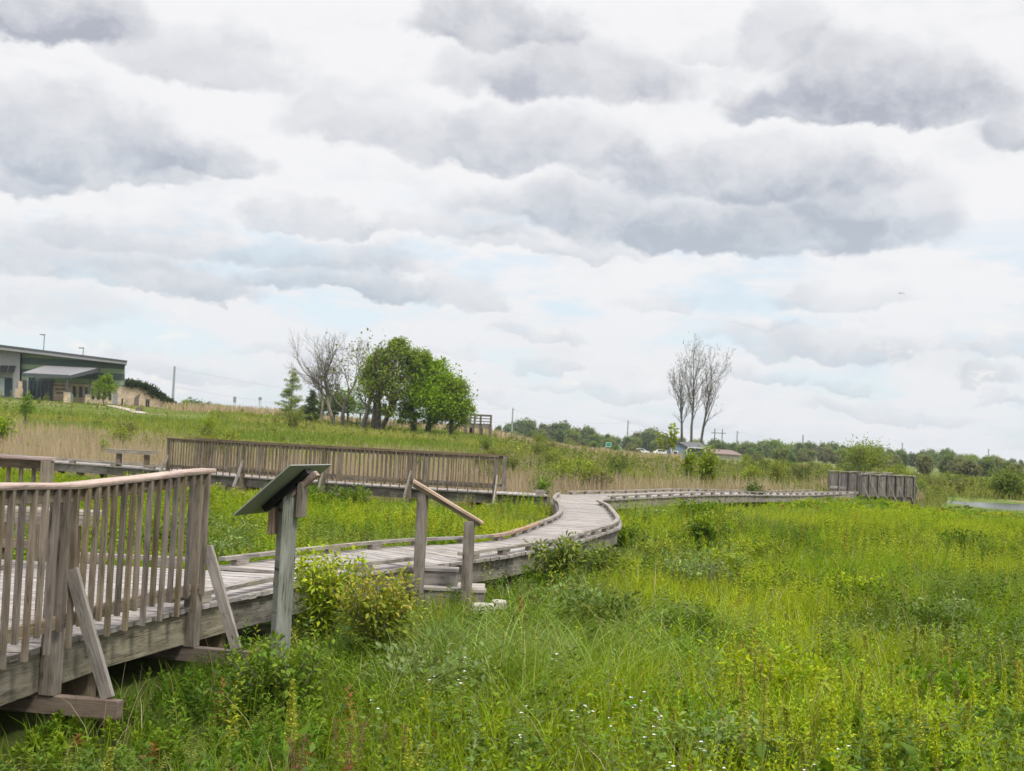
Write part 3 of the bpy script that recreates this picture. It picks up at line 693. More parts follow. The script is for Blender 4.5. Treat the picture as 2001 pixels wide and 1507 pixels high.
# zone: herbs cover vs fine grass in the foreground
def herbiness(X, Y):
    n_ = fbm(X/2.2, Y/3.0, 21)
    h = .12+1.5*(n_-.5)
    h = h+.55*sstep((12.5-Y)/3.5)+.25*sstep((X-1)/6)*sstep((12-Y)/3)
    h = h+.35*sstep((Y-21)/6)                                    # bright herbs further back
    h = h+.5*sstep((-X-.5)/2.0)*sstep((Y-12)/3)                  # left of the walk
    h = h+.4*sstep((X-.27*Y)/1.2)                                # right border
    return np.clip(h, 0, 1)
def color_field(X, Y):
    a = fbm(X/3.1+7, Y/4.2, 31); b = fbm(X/1.1, Y/1.5, 41); t = np.clip((a-.32)*2.6, 0, 1)
    c = mixc(t, G1, G2)*(.80+.42*fbm(X/5.5+2, Y/3.0, 37))[:, None]; c = c*(1-np.clip((b-.58)*3.5, 0, .75)[:, None])+np.array(GD)[None]*np.clip((b-.58)*3.5, 0, .75)[:, None]
    bl = np.clip((fbm(X/2.4+90, Y/2.4, 51)-.60)*5, 0, .8)[:, None]; c = c*(1-bl)+np.array(GB)[None]*bl
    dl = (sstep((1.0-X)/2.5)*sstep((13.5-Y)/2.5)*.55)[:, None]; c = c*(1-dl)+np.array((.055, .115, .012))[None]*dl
    yl = (sstep((Y-18)/8)*np.clip((fbm(X/2+5, Y/2, 61)-.38)*3, 0, 1))[:, None]*.7; c = c*(1-yl)+np.array(GY)[None]*yl
    return c

def nearfac(X, Y): return (1-.12*sstep((-1.0-X)/.6)*sstep((13-Y)/1.5))*(1-.5*sstep((Y-31)/5)*sstep((.5-X)/1.5))
def lowfac(X, Y): return 1-.40*sstep((X/Y-.10)/.05)*sstep((Y-44)/8)-.28*sstep((X/Y-.31)/.03)*sstep((Y-34)/8)
# ------------------------------------------------------------------ foreground meadow
def grassset(Y0, Y1, dens, hmin, hmax, w, seg):
    X, Y = scatter(Y0, Y1, dens); k = ~beyond(X, Y); X, Y = X[k], Y[k]
    hb = herbiness(X, Y); k = (RNG.random(len(X)) > hb*.72) & ((fbm(X/.55+11, Y/.75, 19, 2) > .40) | (RNG.random(len(X)) < .45)); X, Y, hb = X[k], Y[k], hb[k]
    n_ = fbm(X/1.6, Y/1.6, 71); tuft = fbm(X/.35, Y/.35, 77, 2)
    h = (hmin+(hmax-hmin)*n_)*RNG.uniform(.55, 1.2, len(X))*(.65+.7*tuft)
    und = (X < -1.7-.0*Y) & (Y < 14.2); h = np.where(und, h*.7, h); h = h*lowfac(X, Y)*nearfac(X, Y)
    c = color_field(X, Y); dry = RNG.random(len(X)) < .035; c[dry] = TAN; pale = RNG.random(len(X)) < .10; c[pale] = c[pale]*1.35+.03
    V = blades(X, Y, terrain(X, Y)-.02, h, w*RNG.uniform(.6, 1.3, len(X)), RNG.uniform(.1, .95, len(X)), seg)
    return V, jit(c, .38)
V1, c1 = grassset(5.0, 14, 950, .22, .58, .0075, 3)
V2, c2 = grassset(14, 24, 620, .20, .50, .010, 3)
V3, c3 = grassset(24, 46, 190, .22, .52, .018, 3)
V4, c4 = grassset(46, 70, 60, .2, .42, .03, 3)
tag(quadmesh('grass', np.concatenate([V1, V2, V3, V4]), M['grass'], None, np.concatenate([c1, c2, c3, c4]), quads=bq(3)),
    'bright green wild grass filling the marsh around the boardwalks', 'grass', kind='stuff')
# long arching sedge tufts in the centre foreground
tx, ty = [], []
for (px, py, Y_) in [(880, 1250, 11.5), (1000, 1290, 11), (1060, 1230, 12), (950, 1210, 12.5), (1120, 1290, 11.2), (1150, 1230, 12.2), (1180, 1340, 10.3), (860, 1330, 10.5), (780, 1400, 9.5),
                     (1400, 1300, 11), (1330, 1240, 12), (1000, 1180, 13.5), (1230, 1180, 13.5), (1420, 1180, 14), (1560, 1240, 12.3), (1010, 1400, 9.6)]:
    p = at(px, py, Y_); n_ = 90; tx.append(RNG.normal(p.x, .13, n_)); ty.append(RNG.normal(Y_, .13, n_))
X, Y = np.concatenate(tx), np.concatenate(ty); k = ~excluded(X, Y); X, Y = X[k], Y[k]
c = jit(mixc(RNG.random(len(X)), (.20, .30, .045), (.30, .36, .12)), .15)
tag(quadmesh('sedge', blades(X, Y, terrain(X, Y), RNG.uniform(.45, .85, len(X)), .0065, RNG.uniform(.6, 1.3, len(X)), 5, .75), M['grass'], None, c, quads=bq(5)),
    'long arching pale sedge blades rising in tufts from the grass in the foreground', 'sedge', kind='stuff')
def herbset(Y0, Y1, dens, hmin, hmax, nl, size, wid=.38, thr=.25):
    X, Y = scatter(Y0, Y1, dens); k = ~beyond(X, Y); X, Y = X[k], Y[k]
    hb = herbiness(X, Y); k = RNG.random(len(X)) < np.clip(hb*1.25-.08, .03, 1); X, Y = X[k], Y[k]
    n_ = fbm(X/1.3+3, Y/1.3, 81); h = (hmin+(hmax-hmin)*n_*1.2)*RNG.uniform(.6, 1.2, len(X))
    und = (X < -2.2) & (Y < 14.2); h = np.where(und, h*.6, h); h = h*lowfac(X, Y)*nearfac(X, Y)
    sp = fbm(X/1.0+33, Y/1.0, 91, 2); s = np.where(sp > .55, size*1.35, size)*RNG.uniform(.8, 1.2, len(X))
    c = color_field(X, Y)*.95; dk = (fbm(X/.8, Y/.8, 97, 2) > .60); c[dk] = c[dk]*np.array([.6, .78, .9])
    rust = RNG.random(len(X)) < .02; c[rust] = (.20, .09, .03)
    V, ix = herbs(X, Y, terrain(X, Y), h, nl, s, wid)
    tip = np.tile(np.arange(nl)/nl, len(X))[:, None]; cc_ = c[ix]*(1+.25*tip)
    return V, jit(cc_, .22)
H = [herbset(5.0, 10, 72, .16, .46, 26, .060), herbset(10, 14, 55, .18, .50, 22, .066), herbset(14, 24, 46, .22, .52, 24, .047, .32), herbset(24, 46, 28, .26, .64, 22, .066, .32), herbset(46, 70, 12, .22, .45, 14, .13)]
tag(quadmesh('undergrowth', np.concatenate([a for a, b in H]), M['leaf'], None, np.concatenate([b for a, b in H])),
    'low leafy herbs and goldenrod mixed through the grass', 'undergrowth', kind='stuff')
# broad-leaved weeds in the lower foreground
Vs, cs_ = [], []
for (Y0, Y1, dens, hm, nl, sz, wd, ca, cb, sd_, th_) in ((6.2, 13, 16, .34, 14, .12, .42, (.06, .115, .014), (.13, .20, .02), 201, .52), (6.2, 16, 12, .40, 16, .095, .30, (.11, .17, .05), (.19, .25, .07), 211, .56), (12, 34, 9, .50, 18, .10, .35, (.06, .11, .010), (.12, .18, .012), 221, .58), (8, 36, 4, .56, 22, .07, .32, (.24, .30, .010), (.36, .38, .015), 231, .54)):
    X, Y = scatter(Y0, Y1, dens); k = (fbm(X/1.5+sd_, Y/2.0, sd_) > th_) & ~beyond(X, Y) & ~((X < -2.0) & (Y < 14.2)); X, Y = X[k], Y[k]
    V, ix = herbs(X, Y, terrain(X, Y), hm*RNG.uniform(.6, 1.2, len(X)), nl, sz*RNG.uniform(.8, 1.25, len(X)), wd, up=.25); Vs.append(V); cs_.append(jit(mixc(RNG.random(len(X)), ca, cb)[ix], .2))
tag(quadmesh('weeds', np.concatenate(Vs), M['leaf'], None, np.concatenate(cs_)), 'broad-leaved dark and silvery weeds growing in patches through the meadow', 'weeds', kind='stuff')
X, Y = scatter(6.3, 20, 20); k = (fbm(X/1.4+71, Y/1.8, 241) > .50) & ~beyond(X, Y); X, Y = X[k], Y[k]
tag(quadmesh('dead_stalks', blades(X, Y, terrain(X, Y), RNG.uniform(.25, .62, len(X)), .0055, RNG.uniform(.1, 1.0, len(X)), 3, .5), M['dry'], None, jit(mixc(RNG.random(len(X)), (.20, .13, .08), (.42, .34, .22)), .2), quads=bq(3)), 'thin brown dead stalks scattered among the foreground weeds', 'stalks', kind='stuff')
# fern-like fine foliage (small paired leaflets) in the lower foreground
X, Y = scatter(6.3, 12.5, 34); k = fbm(X/1.2+60, Y/1.2, 101) > .50; X, Y = X[k], Y[k]; N = len(X); nl = 44
h = RNG.uniform(.18, .42, N); tt = np.tile(np.arange(nl)/nl, (N, 1)); a0 = RNG.uniform(0, 6.28, N)[:, None]; reach = RNG.uniform(.1, .35, N)[:, None]
px_ = X[:, None]+np.cos(a0)*reach*tt**1.5; py_ = Y[:, None]+np.sin(a0)*reach*tt**1.5; pz_ = terrain(X, Y)[:, None]+h[:, None]*(tt-.25*tt**3)
sg_ = np.where(np.arange(nl) % 2 == 0, 1, -1)[None]; da = a0+sg_*1.2; D = np.stack([np.cos(da), np.sin(da), np.full_like(da, .15)+0*tt], -1).reshape(-1, 3); D /= np.linalg.norm(D, axis=1)[:, None]
V = leaves(np.stack([px_, py_, pz_], -1).reshape(-1, 3), D, (.050*(1.05-tt)*RNG.uniform(.8, 1.2, (N, 1))+.008).reshape(-1), .36)
c = jit(np.repeat(mixc(RNG.random(N), (.13, .19, .03), (.25, .27, .05)), nl, 0), .15)
tag(quadmesh('fern_growth', V, M['leaf'], None, c), 'fine feathery foliage along the lower edge of the meadow', 'foliage', kind='stuff')

# ------------------------------------------------------------------ dry grass and hillside beyond the boardwalks
def dryness(X, Y):
    t = X/Y; n_ = fbm(X/7+3, Y/9, 111); d = (n_-.5)*2.2+.25
    d = d+.75*np.exp(-((Y-np.interp(X, YB[:, 0], YB[:, 1])-5)/7)**2)*np.where(t < .20, 1, .35)
    d = d+.35*np.exp(-((t+.33)/.10)**2)*(Y < 85)
    d = d-.85*sstep((Y-76)/26)*np.where(t < .02, 1, .2)-.2*sstep((t-.12)/.06)
    d = d+.9*np.exp(-((t-.30)/.012)**2)*(Y > 70)*(Y < 84)+.5*np.exp(-((Y-150)/25)**2)*(t > .30)
    d = d-.55*sstep((t-.285)/.02); d = np.where((t > .318) & (Y < 92), 0, d)
    return np.clip(d, 0, 1)
Vs, cs_ = [], []
for (Y0, Y1, dens, w, hh) in ((39, 58, 55, .022, 1.0), (58, 85, 24, .034, .95), (85, 130, 9, .06, .85), (130, 230, 3.2, .12, .8)):
    X, Y = scatter(Y0, Y1, dens); k = beyond(X, Y); X, Y = X[k], Y[k]; d = dryness(X, Y); k = RNG.random(len(X)) < d; X, Y = X[k], Y[k]
    V = blades(X, Y, terrain(X, Y)-.02, np.where((X/Y > .325) & (Y < 76), .12, 1)*hh*RNG.uniform(.55, 1.25, len(X))*(.6+.8*fbm(X/4, Y/4, 121)), w*RNG.uniform(.5, 1.3, len(X)), RNG.uniform(.02, .5, len(X)), 3, .3)
    Vs.append(V); cs_.append(jit(mixc(np.clip(fbm(X/5, Y/5, 131)*2-.5, 0, 1), TAN, TANP), .2))
# tan crest behind the trees on the hill
for (Y0, Y1, dens, w) in ((165, 260, 2.2, .16),):
    X, Y = scatter(Y0, Y1, dens); k = (X/Y > -.26) & (X/Y < .13); X, Y = X[k], Y[k]
    Vs.append(blades(X, Y, terrain(X, Y)-.02, RNG.uniform(.6, 1.3, len(X)), w, RNG.uniform(.05, .5, len(X)), 3, .3)); cs_.append(jit(np.tile((.42, .33, .21), (len(X), 1)), .15))
tag(quadmesh('dry_grass', np.concatenate(Vs), M['dry'], None, np.concatenate(cs_), quads=bq(3)), 'tan dead prairie grass standing behind the boardwalks and along the hill crest', 'dry grass', kind='stuff')
Vs, cs_ = [], []
for (Y0, Y1, dens, w, hh) in ((39, 58, 16, .035, .6), (58, 85, 16, .05, .5), (85, 130, 9, .09, .42), (130, 200, 4.5, .15, .38)):
    X, Y = scatter(Y0, Y1, dens); k = beyond(X, Y); X, Y = X[k], Y[k]; d = dryness(X, Y); k = (RNG.random(len(X)) > d*.85) & ~((X/Y > .33) & (Y < 92) & (Y > 70)); X, Y = X[k], Y[k]
    lawn = np.where((X/Y < -.225) & (Y > 128), .3, 1.0)
    lawn = np.where((X/Y > .325) & (Y < 76), .25, lawn)
    V = blades(X, Y, terrain(X, Y)-.02, lawn*hh*RNG.uniform(.5, 1.3, len(X)), w*RNG.uniform(.6, 1.4, len(X)), RNG.uniform(.1, .6, len(X)), 3, .4)
    n_ = fbm(X/8, Y/12, 141); c = mixc(np.clip((n_-.35)*3, 0, 1), (.16, .22, .025), (.26, .275, .055)); ol = (sstep((X/Y+.02)/.08)*.6)[:, None]; c = c*(1-ol)+np.array((.20, .205, .06))*ol; Vs.append(V); cs_.append(jit(c, .2))
tag(quadmesh('meadow_grass', np.concatenate(Vs), M['grass'], None, np.concatenate(cs_), quads=bq(3)), 'green meadow grass covering the slope below the trees and the building', 'grass', kind='stuff')
Vs, cs_ = [], []
for (Y0, Y1, dens, hm, nl, sz) in ((42, 60, 2.6, .8, 16, .16), (60, 95, 1.6, .95, 16, .22), (95, 170, .55, 1.2, 16, .36)):
    X, Y = scatter(Y0, Y1, dens); k = beyond(X, Y); X, Y = X[k], Y[k]; t = X/Y
    pr = np.clip((fbm(X/6+40, Y/9, 151)-.40)*4, 0, 1)*np.where(t > -.02, 1, .45)*np.where((t < .0) & (Y > 78), .35, 1)*np.clip((Y-np.interp(X, YB[:, 0], YB[:, 1]))/7, .12, 1); k = RNG.random(len(X)) < pr; X, Y = X[k], Y[k]
    V, ix = herbs(X, Y, terrain(X, Y), np.where((X/Y > .325) & (Y < 76), .12, 1)*hm*RNG.uniform(.5, 1.2, len(X)), nl, sz*RNG.uniform(.8, 1.2, len(X)), .45)
    n_ = fbm(X/5, Y/7, 161); c = mixc(np.clip((n_-.35)*3, 0, 1), (.13, .175, .03), (.23, .26, .03)); Vs.append(V); cs_.append(jit(c[ix], .25))
tag(quadmesh('brush', np.concatenate(Vs), M['leaf'], None, np.concatenate(cs_)), 'tangled olive-green brush filling the field beyond the boardwalks', 'brush', kind='stuff')

# ------------------------------------------------------------------ shrubs
def stems_mb(rng, n, h, spread, r0):
    mb = MB(); tips = []
    for i in range(n):
        a = rng.uniform(0, 6.28); l = spread*rng.uniform(.2, 1); hh = h*rng.uniform(.65, 1.0); p = [Vector((0, 0, -.05))]
        for k in range(1, 6):
            t = k/5; p.append(Vector((math.cos(a)*l*t**1.3+rng.uniform(-.03, .03)*h, math.sin(a)*l*t**1.3+rng.uniform(-.03, .03)*h, hh*t)))
        mb.tube(p, [r0*(1-.8*k/5) for k in range(6)], 4); tips.append(p)
    return mb, tips
def shrub_leaves(rng, tips, n, lsize, scat, colA, colB, tipcol=None, wid=.5, lo=.25):
    P, D, C_ = [], [], []
    for i in range(n):
        p = tips[rng.integers(len(tips))]; t = lo+(1-lo)*rng.random()**.8; f = t*(len(p)-1); k = min(int(f), len(p)-2); q = p[k].lerp(p[k+1], f-k)
        o = rng.normal(0, 1, 3); o /= np.linalg.norm(o); P.append(np.array(q)+o*scat*rng.random()**.6*(1.15-.6*t)); d = o+np.array([0, 0, .35]); D.append(d/np.linalg.norm(d)); C_.append(t)
    P, D, C_ = np.array(P), np.array(D), np.array(C_)
    c = mixc(rng.random(n), colA, colB)
    if tipcol is not None: k = (C_ > .8) & (rng.random(n) < .6); c[k] = mixc(rng.random(k.sum()), tipcol, colB)
    return leaves(P, D, lsize*rng.uniform(.6, 1.3, n), wid), jit(c, .2)
def bush(name, loc, label, cat_, h, w, nst, nlf, lsize, colA, colB, tipcol=None, seed=1, group=None, scat=None, mat='leaf', r0=.008, lo=.25, link=True, stemmat='bark', wid=.5):
    rng = np.random.default_rng(seed); r = empty(name, loc, label, cat_, group)
    mb, tips = stems_mb(rng, nst, h, w/2*.85, r0); mb.build('stem', M[stemmat], r, world=False)
    V, c = shrub_leaves(rng, tips, nlf, lsize, scat or w*.22, colA, colB, tipcol, wid, lo); quadmesh('foliage', V, M[mat], r, c)
    return r
def gnd(px, py, Y): p = at(px, py, Y); return Vector((p.x, Y, tz(p.x, Y)))
bush('shrub', gnd(740, 1300, 11.3), 'bush with reddish-tipped yellow-green leaves in front of the handrail', 'shrub', .90, 1.05, 46, 4600, .052, (.12, .19, .012), (.30, .35, .015), (.46, .38, .03), 3, scat=.15, lo=.03)
bush('shrub', gnd(628, 1225, 12.2), 'taller fresh green bush growing against the boardwalk beside the sign post', 'shrub', .96, .95, 34, 2900, .062, (.15, .24, .012), (.30, .38, .015), (.42, .46, .02), 5, scat=.12, lo=.1)
bush('shrub', gnd(548, 1300, 9.35), 'low dark green growth at the foot of the sign post', 'shrub', .62, 1.0, 30, 1700, .055, (.085, .16, .012), (.18, .26, .015), None, 6, scat=.13)
bush('shrub', gnd(1090, 1100, 17.6), 'dark leafy weeds overhanging the boardwalk beam right of the steps', 'shrub', .78, .95, 26, 1200, .10, (.07, .13, .03), (.17, .24, .03), (.28, .34, .03), 7, scat=.16, wid=.32)
bush('shrub', gnd(1165, 1085, 18.8), 'clump of grey-green weeds just right of the leafy weeds over the beam', 'shrub', .66, .8, 22, 900, .10, (.09, .15, .045), (.17, .24, .03), (.28, .34, .03), 8, scat=.16, wid=.32)
bush('shrub', gnd(1370, 1045, 27.0), 'small round dark green bush alone in the bright meadow right of the junction', 'shrub', .66, .8, 22, 1100, .085, (.05, .10, .012), (.13, .19, .015), (.25, .28, .02), 9, scat=.18)
bush('shrub', gnd(1060, 960, 41.0), 'bright green sapling behind the junction of the boardwalks', 'shrub', 1.0, .7, 10, 500, .12, (.10, .21, .012), (.17, .28, .015), None, 10, scat=.14)
bush('shrub', gnd(1345, 900, 75), 'yellow-green young tree standing before the blue-grey house', 'shrub', 1.9, 1.5, 9, 500, .24, (.15, .215, .014), (.25, .29, .02), None, 11, scat=.35, r0=.02)
bush('shrub', gnd(1383, 920, 62), 'tall willowy green shrub in the brush right of the house', 'shrub', 2.1, 1.8, 18, 1900, .16, (.13, .19, .015), (.23, .28, .02), None, 12, scat=.34, r0=.012, lo=.03)
bush('shrub', gnd(1303, 870, 95), 'spray of bright leaves reaching up in front of the house gable', 'shrub', 3.6, 1.6, 4, 220, .35, (.18, .25, .012), (.28, .32, .018), None, 13, scat=.3, r0=.02, lo=.6)
bush('shrub', gnd(50, 800, 92), 'bare-stemmed young tree on the slope at the far left', 'shrub', 2.6, 2.0, 7, 350, .22, (.10, .19, .015), (.17, .26, .02), None, 14, scat=.25, r0=.03, lo=.5)
bush('shrub', gnd(10, 850, 62), 'yellow-green bush at the left border above the far boardwalk', 'shrub', 1.8, 1.6, 14, 900, .16, (.16, .26, .012), (.26, .33, .015), None, 15, scat=.25, r0=.015)
bush('shrub', gnd(205, 870, 55), 'small green bush in the tan grass above the bench', 'shrub', 1.2, .7, 10, 350, .12, (.14, .24, .012), (.22, .30, .015), None, 16, scat=.15)
bush('shrub', gnd(1480, 955, 52), 'dark low shrub just behind the boardwalk toward the overlook', 'shrub', .9, 1.3, 16, 700, .12, (.045, .085, .012), (.10, .15, .02), None, 17, scat=.25)
# copies of brush shrubs across the field
kinds = [('olive-green brush shrub in the field beyond the boardwalks', (.135, .175, .028), (.21, .245, .032), 1.7), ('yellow-green brush shrub in the field beyond the boardwalks', (.18, .25, .018), (.28, .32, .02), 1.8),
         ('dull brownish-green brush shrub in the field beyond the boardwalks', (.14, .14, .05), (.20, .20, .045), 1.6), ('deep green brush shrub in the field beyond the boardwalks', (.085, .135, .022), (.14, .19, .022), 1.8)]
protos = []
for i, (lb, a, b, h) in enumerate(kinds):
    protos.append(bush('brush_shrub', (0, 0, 0), lb, 'shrub', h, 2.3, 22, 1500, .13, a, b, None, 30+i, group=lb.split(' in the')[0]+'s', scat=.34, r0=.014, lo=.12))
used = [False]*4
def put(proto_i, loc, s, rz, lists=protos, us=used):
    o = lists[proto_i]
    if us[proto_i]: o = copy_tree(o)
    us[proto_i] = True; o.location = loc; o.rotation_euler.z = rz; o.scale = (s*random.uniform(.9, 1.2), s*random.uniform(.9, 1.2), s*random.uniform(.85, 1.1)); return o
cnt = 0
for tr in range(4000):
    if cnt >= 235: break
    Y = 47+random.random()**1.3*150; t = random.uniform(-.41, .41); X = t*Y
    if not beyond(np.array([X]), np.array([Y]))[0] or excluded(np.array([X]), np.array([Y]))[0]: continue
    if Y < np.interp(X, YB[:, 0], YB[:, 1])+(5 if t > .0 else 9): continue
    pr = .9 if t > .02 else .16
    if t < .02 and Y > 85: pr = .05
    if t < -.27: pr = .22 if Y < 85 else .03
    if t > .31: pr = 1.0 if Y > 92 else .0
    if random.random() > pr: continue
    if abs(t-.253) < .035 and 60 < Y < 80 and Y < 75: continue
    k = random.choices(range(4), [4, 2.2, 2.4, 1.6])[0]; s = random.uniform(.55, 1.0)*(1 if Y < 100 else 1.15)
    if abs(t-.135) < .04 and Y > 55: s *= .55
    if abs(t-.07) < .035 and Y > 75: s *= .6
    if abs(t-.345) < .05: s *= .75
    put(k, (X, Y, tz(X, Y)-.05), s, random.uniform(0, 6.28)); cnt += 1

# low leafy clumps dotted through the near meadow
ck = [('low dark green leafy clump rising from the near meadow', (.06, .12, .008), (.14, .21, .012), .42, .95, .065), ('low silvery green leafy clump rising from the near meadow', (.13, .19, .06), (.22, .28, .09), .38, .9, .05),
      ('low yellow-green leafy clump rising from the near meadow', (.18, .26, .012), (.30, .35, .02), .46, .85, .05)]
cp = [bush('leafy_clump', (0, 0, 0), lb, 'plant', h, w, 20, 1500, ls, a, b, None, 60+i, group=lb.split(' rising')[0]+'s', scat=.17, r0=.004, lo=.05, stemmat='stalk') for i, (lb, a, b, h, w, ls) in enumerate(ck)]
cu_ = [False]*3; cnt = 0
for tr in range(3000):
    if cnt >= 95: break
    Y = 7.5+random.random()**.9*30; t = random.uniform(-.40, .42); X = t*Y
    if excluded(np.array([X]), np.array([Y]))[0] or beyond(np.array([X]), np.array([Y]))[0]: continue
    if X < -.6 and Y < 15: continue
    if float(fbm(np.array([X/3.0+20]), np.array([Y/4.0]), 301)[0]) < .50: continue
    put(random.choices(range(3), [4, 2, 3])[0], (X, Y, tz(X, Y)-.04), random.uniform(.6, 1.25)*(1+max(0, Y-14)*.015), random.uniform(0, 6.28), cp, cu_); cnt += 1
# ------------------------------------------------------------------ dock plants, flowers, stones, stalks
def dock(seed, h):
    rng = np.random.default_rng(seed); r = empty('dock_plant', (0, 0, 0), 'dock plant with a yellow-green seed spike above broad leaves in the foreground', 'plant', 'dock plants in the foreground meadow')
    mb = MB(); lx, ly = rng.normal(0, .03, 2); pts = [Vector((lx*t*t, ly*t*t, h*t)) for t in np.linspace(0, 1, 6)]; mb.tube(pts, [.006*(1-.6*t) for t in np.linspace(0, 1, 6)], 5)
    st_ = mb.build('stem', M['stalk'], r, world=False)
    n = 12; a = rng.uniform(0, 6.28, n); zb = rng.uniform(.02, .40, n)*h; elv = rng.uniform(.5, 1.1, n)
    D = np.stack([np.cos(a)*np.cos(elv), np.sin(a)*np.cos(elv), np.sin(elv)], 1); P = np.stack([0*a, 0*a, zb], 1)
    quadmesh('leaf_rosette', leaves(P, D, rng.uniform(.14, .24, n), .26), M['leaf'], r, jit(np.tile((.11, .20, .02), (n, 1))))
    n = 620; t = rng.uniform(.50, 1.02, n); rr = .026*(1.12-t)**.7*rng.uniform(.1, 1.6, n); a = rng.uniform(0, 6.28, n)
    t = t+.008*np.sin(t*95+rng.uniform(0, 6))
    P = np.stack([lx*t*t+rr*np.cos(a), ly*t*t+rr*np.sin(a), h*t], 1); D = np.stack([np.cos(a), np.sin(a), rng.uniform(-.5, 1.2, n)], 1); D /= np.linalg.norm(D, axis=1)[:, None]
    quadmesh('seed_spike', leaves(P, D, rng.uniform(.008, .016, n), .8), M['leaf'], r, jit(np.tile((.36, .40, .03), (n, 1)), .2)); return r
dk = [dock(200, .52), dock(201, .62), dock(202, .45)]; du = [False]*3
DP = [(1318, 1400), (1355, 1350), (1440, 1320), (1462, 1440), (1490, 1470), (1521, 1440), (1545, 1430), (1530, 1500), (1580, 1480), (1620, 1500), (1576, 1330), (1600, 1290), (1650, 1300), (1700, 1250), (1742, 1320), (1757, 1400), (1765, 1440), (1790, 1240), (1800, 1470), (1830, 1480), (1842, 1260), (1862, 1280), (1905, 1350),
      (1960, 1340), (1988, 1320), (1990, 1380), (1880, 1420), (1720, 1500), (570, 1130+300), (800, 1480), (795, 1500), (545, 1310), (540, 1295), (480, 1310), (620, 1310), (200, 1490), (805, 1240), (850, 1180), (870, 1185), (1940, 1290), (1680, 1370), (1405, 1375)]
for (px, py) in DP:
    Y = EYE_Y = None
    d = ray(px, py+18); t_ = (.30-EYE)/d.z; x_, y_ = d.x*t_, d.y*t_
    if excluded(np.array([x_]), np.array([y_]))[0]: continue
    put(random.randrange(3), (x_, y_, tz(x_, y_)), random.uniform(.85, 1.2), random.uniform(0, 6.28), dk, du)
def flower(seed):
    rng = np.random.default_rng(seed); r = empty('wildflower', (0, 0, 0), 'cluster of small white five-petalled flowers in the foreground meadow', 'flower', 'white wildflowers')
    mb = MB(); hs = []
    for i in range(3):
        x, y, z = rng.normal(0, .03), rng.normal(0, .03), rng.uniform(.36, .44); hs.append((x, y, z)); mb.tube([Vector((0, 0, .0)), Vector((x*.5, y*.5, z*.6)), Vector((x, y, z))], [.003, .002, .0015], 3)
    mb.build('stem', M['stalk'], r, world=False)
    P, D = [], []
    for (x, y, z) in hs:
        for k in range(5): a = k*1.2566+rng.uniform(0, .3); P.append((x, y, z)); D.append((math.cos(a)*.9, math.sin(a)*.9, .43))
    quadmesh('petals', leaves(np.array(P), np.array(D), np.full(len(P), .0115), .75), M['white'], r)
    n = 26; a = rng.uniform(0, 6.28, n); P = np.stack([rng.normal(0, .05, n), rng.normal(0, .05, n), rng.uniform(.1, .40, n)], 1); D = np.stack([np.cos(a), np.sin(a), .2+0*a], 1); D /= np.linalg.norm(D, axis=1)[:, None]
    quadmesh('foliage', leaves(P, D, rng.uniform(.04, .07, n), .55), M['leaf'], r, jit(np.tile((.13, .21, .02), (n, 1)))); return r
fl = [flower(300), flower(301)]; fu = [False]*2
for (px, py) in [(882, 1280), (910, 1277), (850, 1320), (897, 1325), (908, 1319), (1088, 1293), (1036, 1357), (1010, 1398), (740, 1362), (1138, 1372), (1146, 1367), (1200, 1396), (1248, 1385), (1253, 1376), (1279, 1392), (1293, 1396), (1265, 1418), (1311, 1474), (1370, 1452),
                 (1404, 1480), (1590, 1468), (1645, 1462), (1571, 1088)]:
    d = ray(px, py); t_ = (.50-EYE)/d.z; x_, y_ = d.x*t_, d.y*t_
    put(random.randrange(2), (x_, y_, tz(x_, y_)+.04), random.uniform(.95, 1.25), random.uniform(0, 6.28), fl, fu)
rng = np.random.default_rng(9)
def rust(seed):
    rng = np.random.default_rng(seed); r = empty('dried_dock', (0, 0, 0), 'last year\'s rust-brown dock stalk standing in the foreground grass', 'plant', 'rust-brown dock stalks')
    mb = MB(); a = rng.normal(0, .06, 2); mb.tube([Vector((a[0]*t, a[1]*t, .5*t)) for t in (0, .5, 1)], [.005, .004, .002], 4); mb.build('stem', M['bark'], r, world=False)
    n = 220; t = rng.uniform(.5, 1.0, n); an = rng.uniform(0, 6.28, n); rr = .018*rng.uniform(.3, 1.3, n); P = np.stack([a[0]*t+rr*np.cos(an), a[1]*t+rr*np.sin(an), .5*t], 1); D = np.stack([np.cos(an), np.sin(an), 0*an], 1)
    quadmesh('seed_head', leaves(P, D, np.full(n, .011), .8), M['leaf'], r, jit(np.tile((.16, .055, .022), (n, 1)), .25)); return r
ru = [rust(400), rust(401)]; ruu = [False]*2
for (px, py) in [(665, 1420), (700, 1425), (697, 1455), (610, 1465), (690, 1490), (555, 1500), (740, 1400), (800, 1420), (1440, 1275), (1470, 1290), (1485, 1305), (1495, 1310), (1690, 1118), (1755, 1128), (1830, 1240), (1915, 1310), (1900, 1320), (1820, 1310), (575, 1480), (1500, 1340)]:
    d = ray(px, py+15); t_ = (.35-EYE)/d.z; x_, y_ = d.x*t_, d.y*t_
    put(random.randrange(2), (x_, y_, tz(x_, y_)), random.uniform(.8, 1.1), random.uniform(0, 6.28), ru, ruu)
for (px, py, Y, s, lb) in ((945, 1183, 14.6, .14, 'pale limestone block lying in the grass below the handrail'), (975, 1176, 15.0, .10, 'smaller pale stone right of the limestone block')):
    p = at(px, py, Y); mb = MB(); n_ = 9; mb.prism([(p.x+s*math.cos(a)*random.uniform(.8, 1.1), Y+s*.7*math.sin(a)*random.uniform(.8, 1.1), p.z-.10) for a in np.linspace(0, 6.28, n_, endpoint=False)], (.01, 0, .12))
    tag(mb.build('rock', M['stone'], bevel=.02), lb, 'rock')

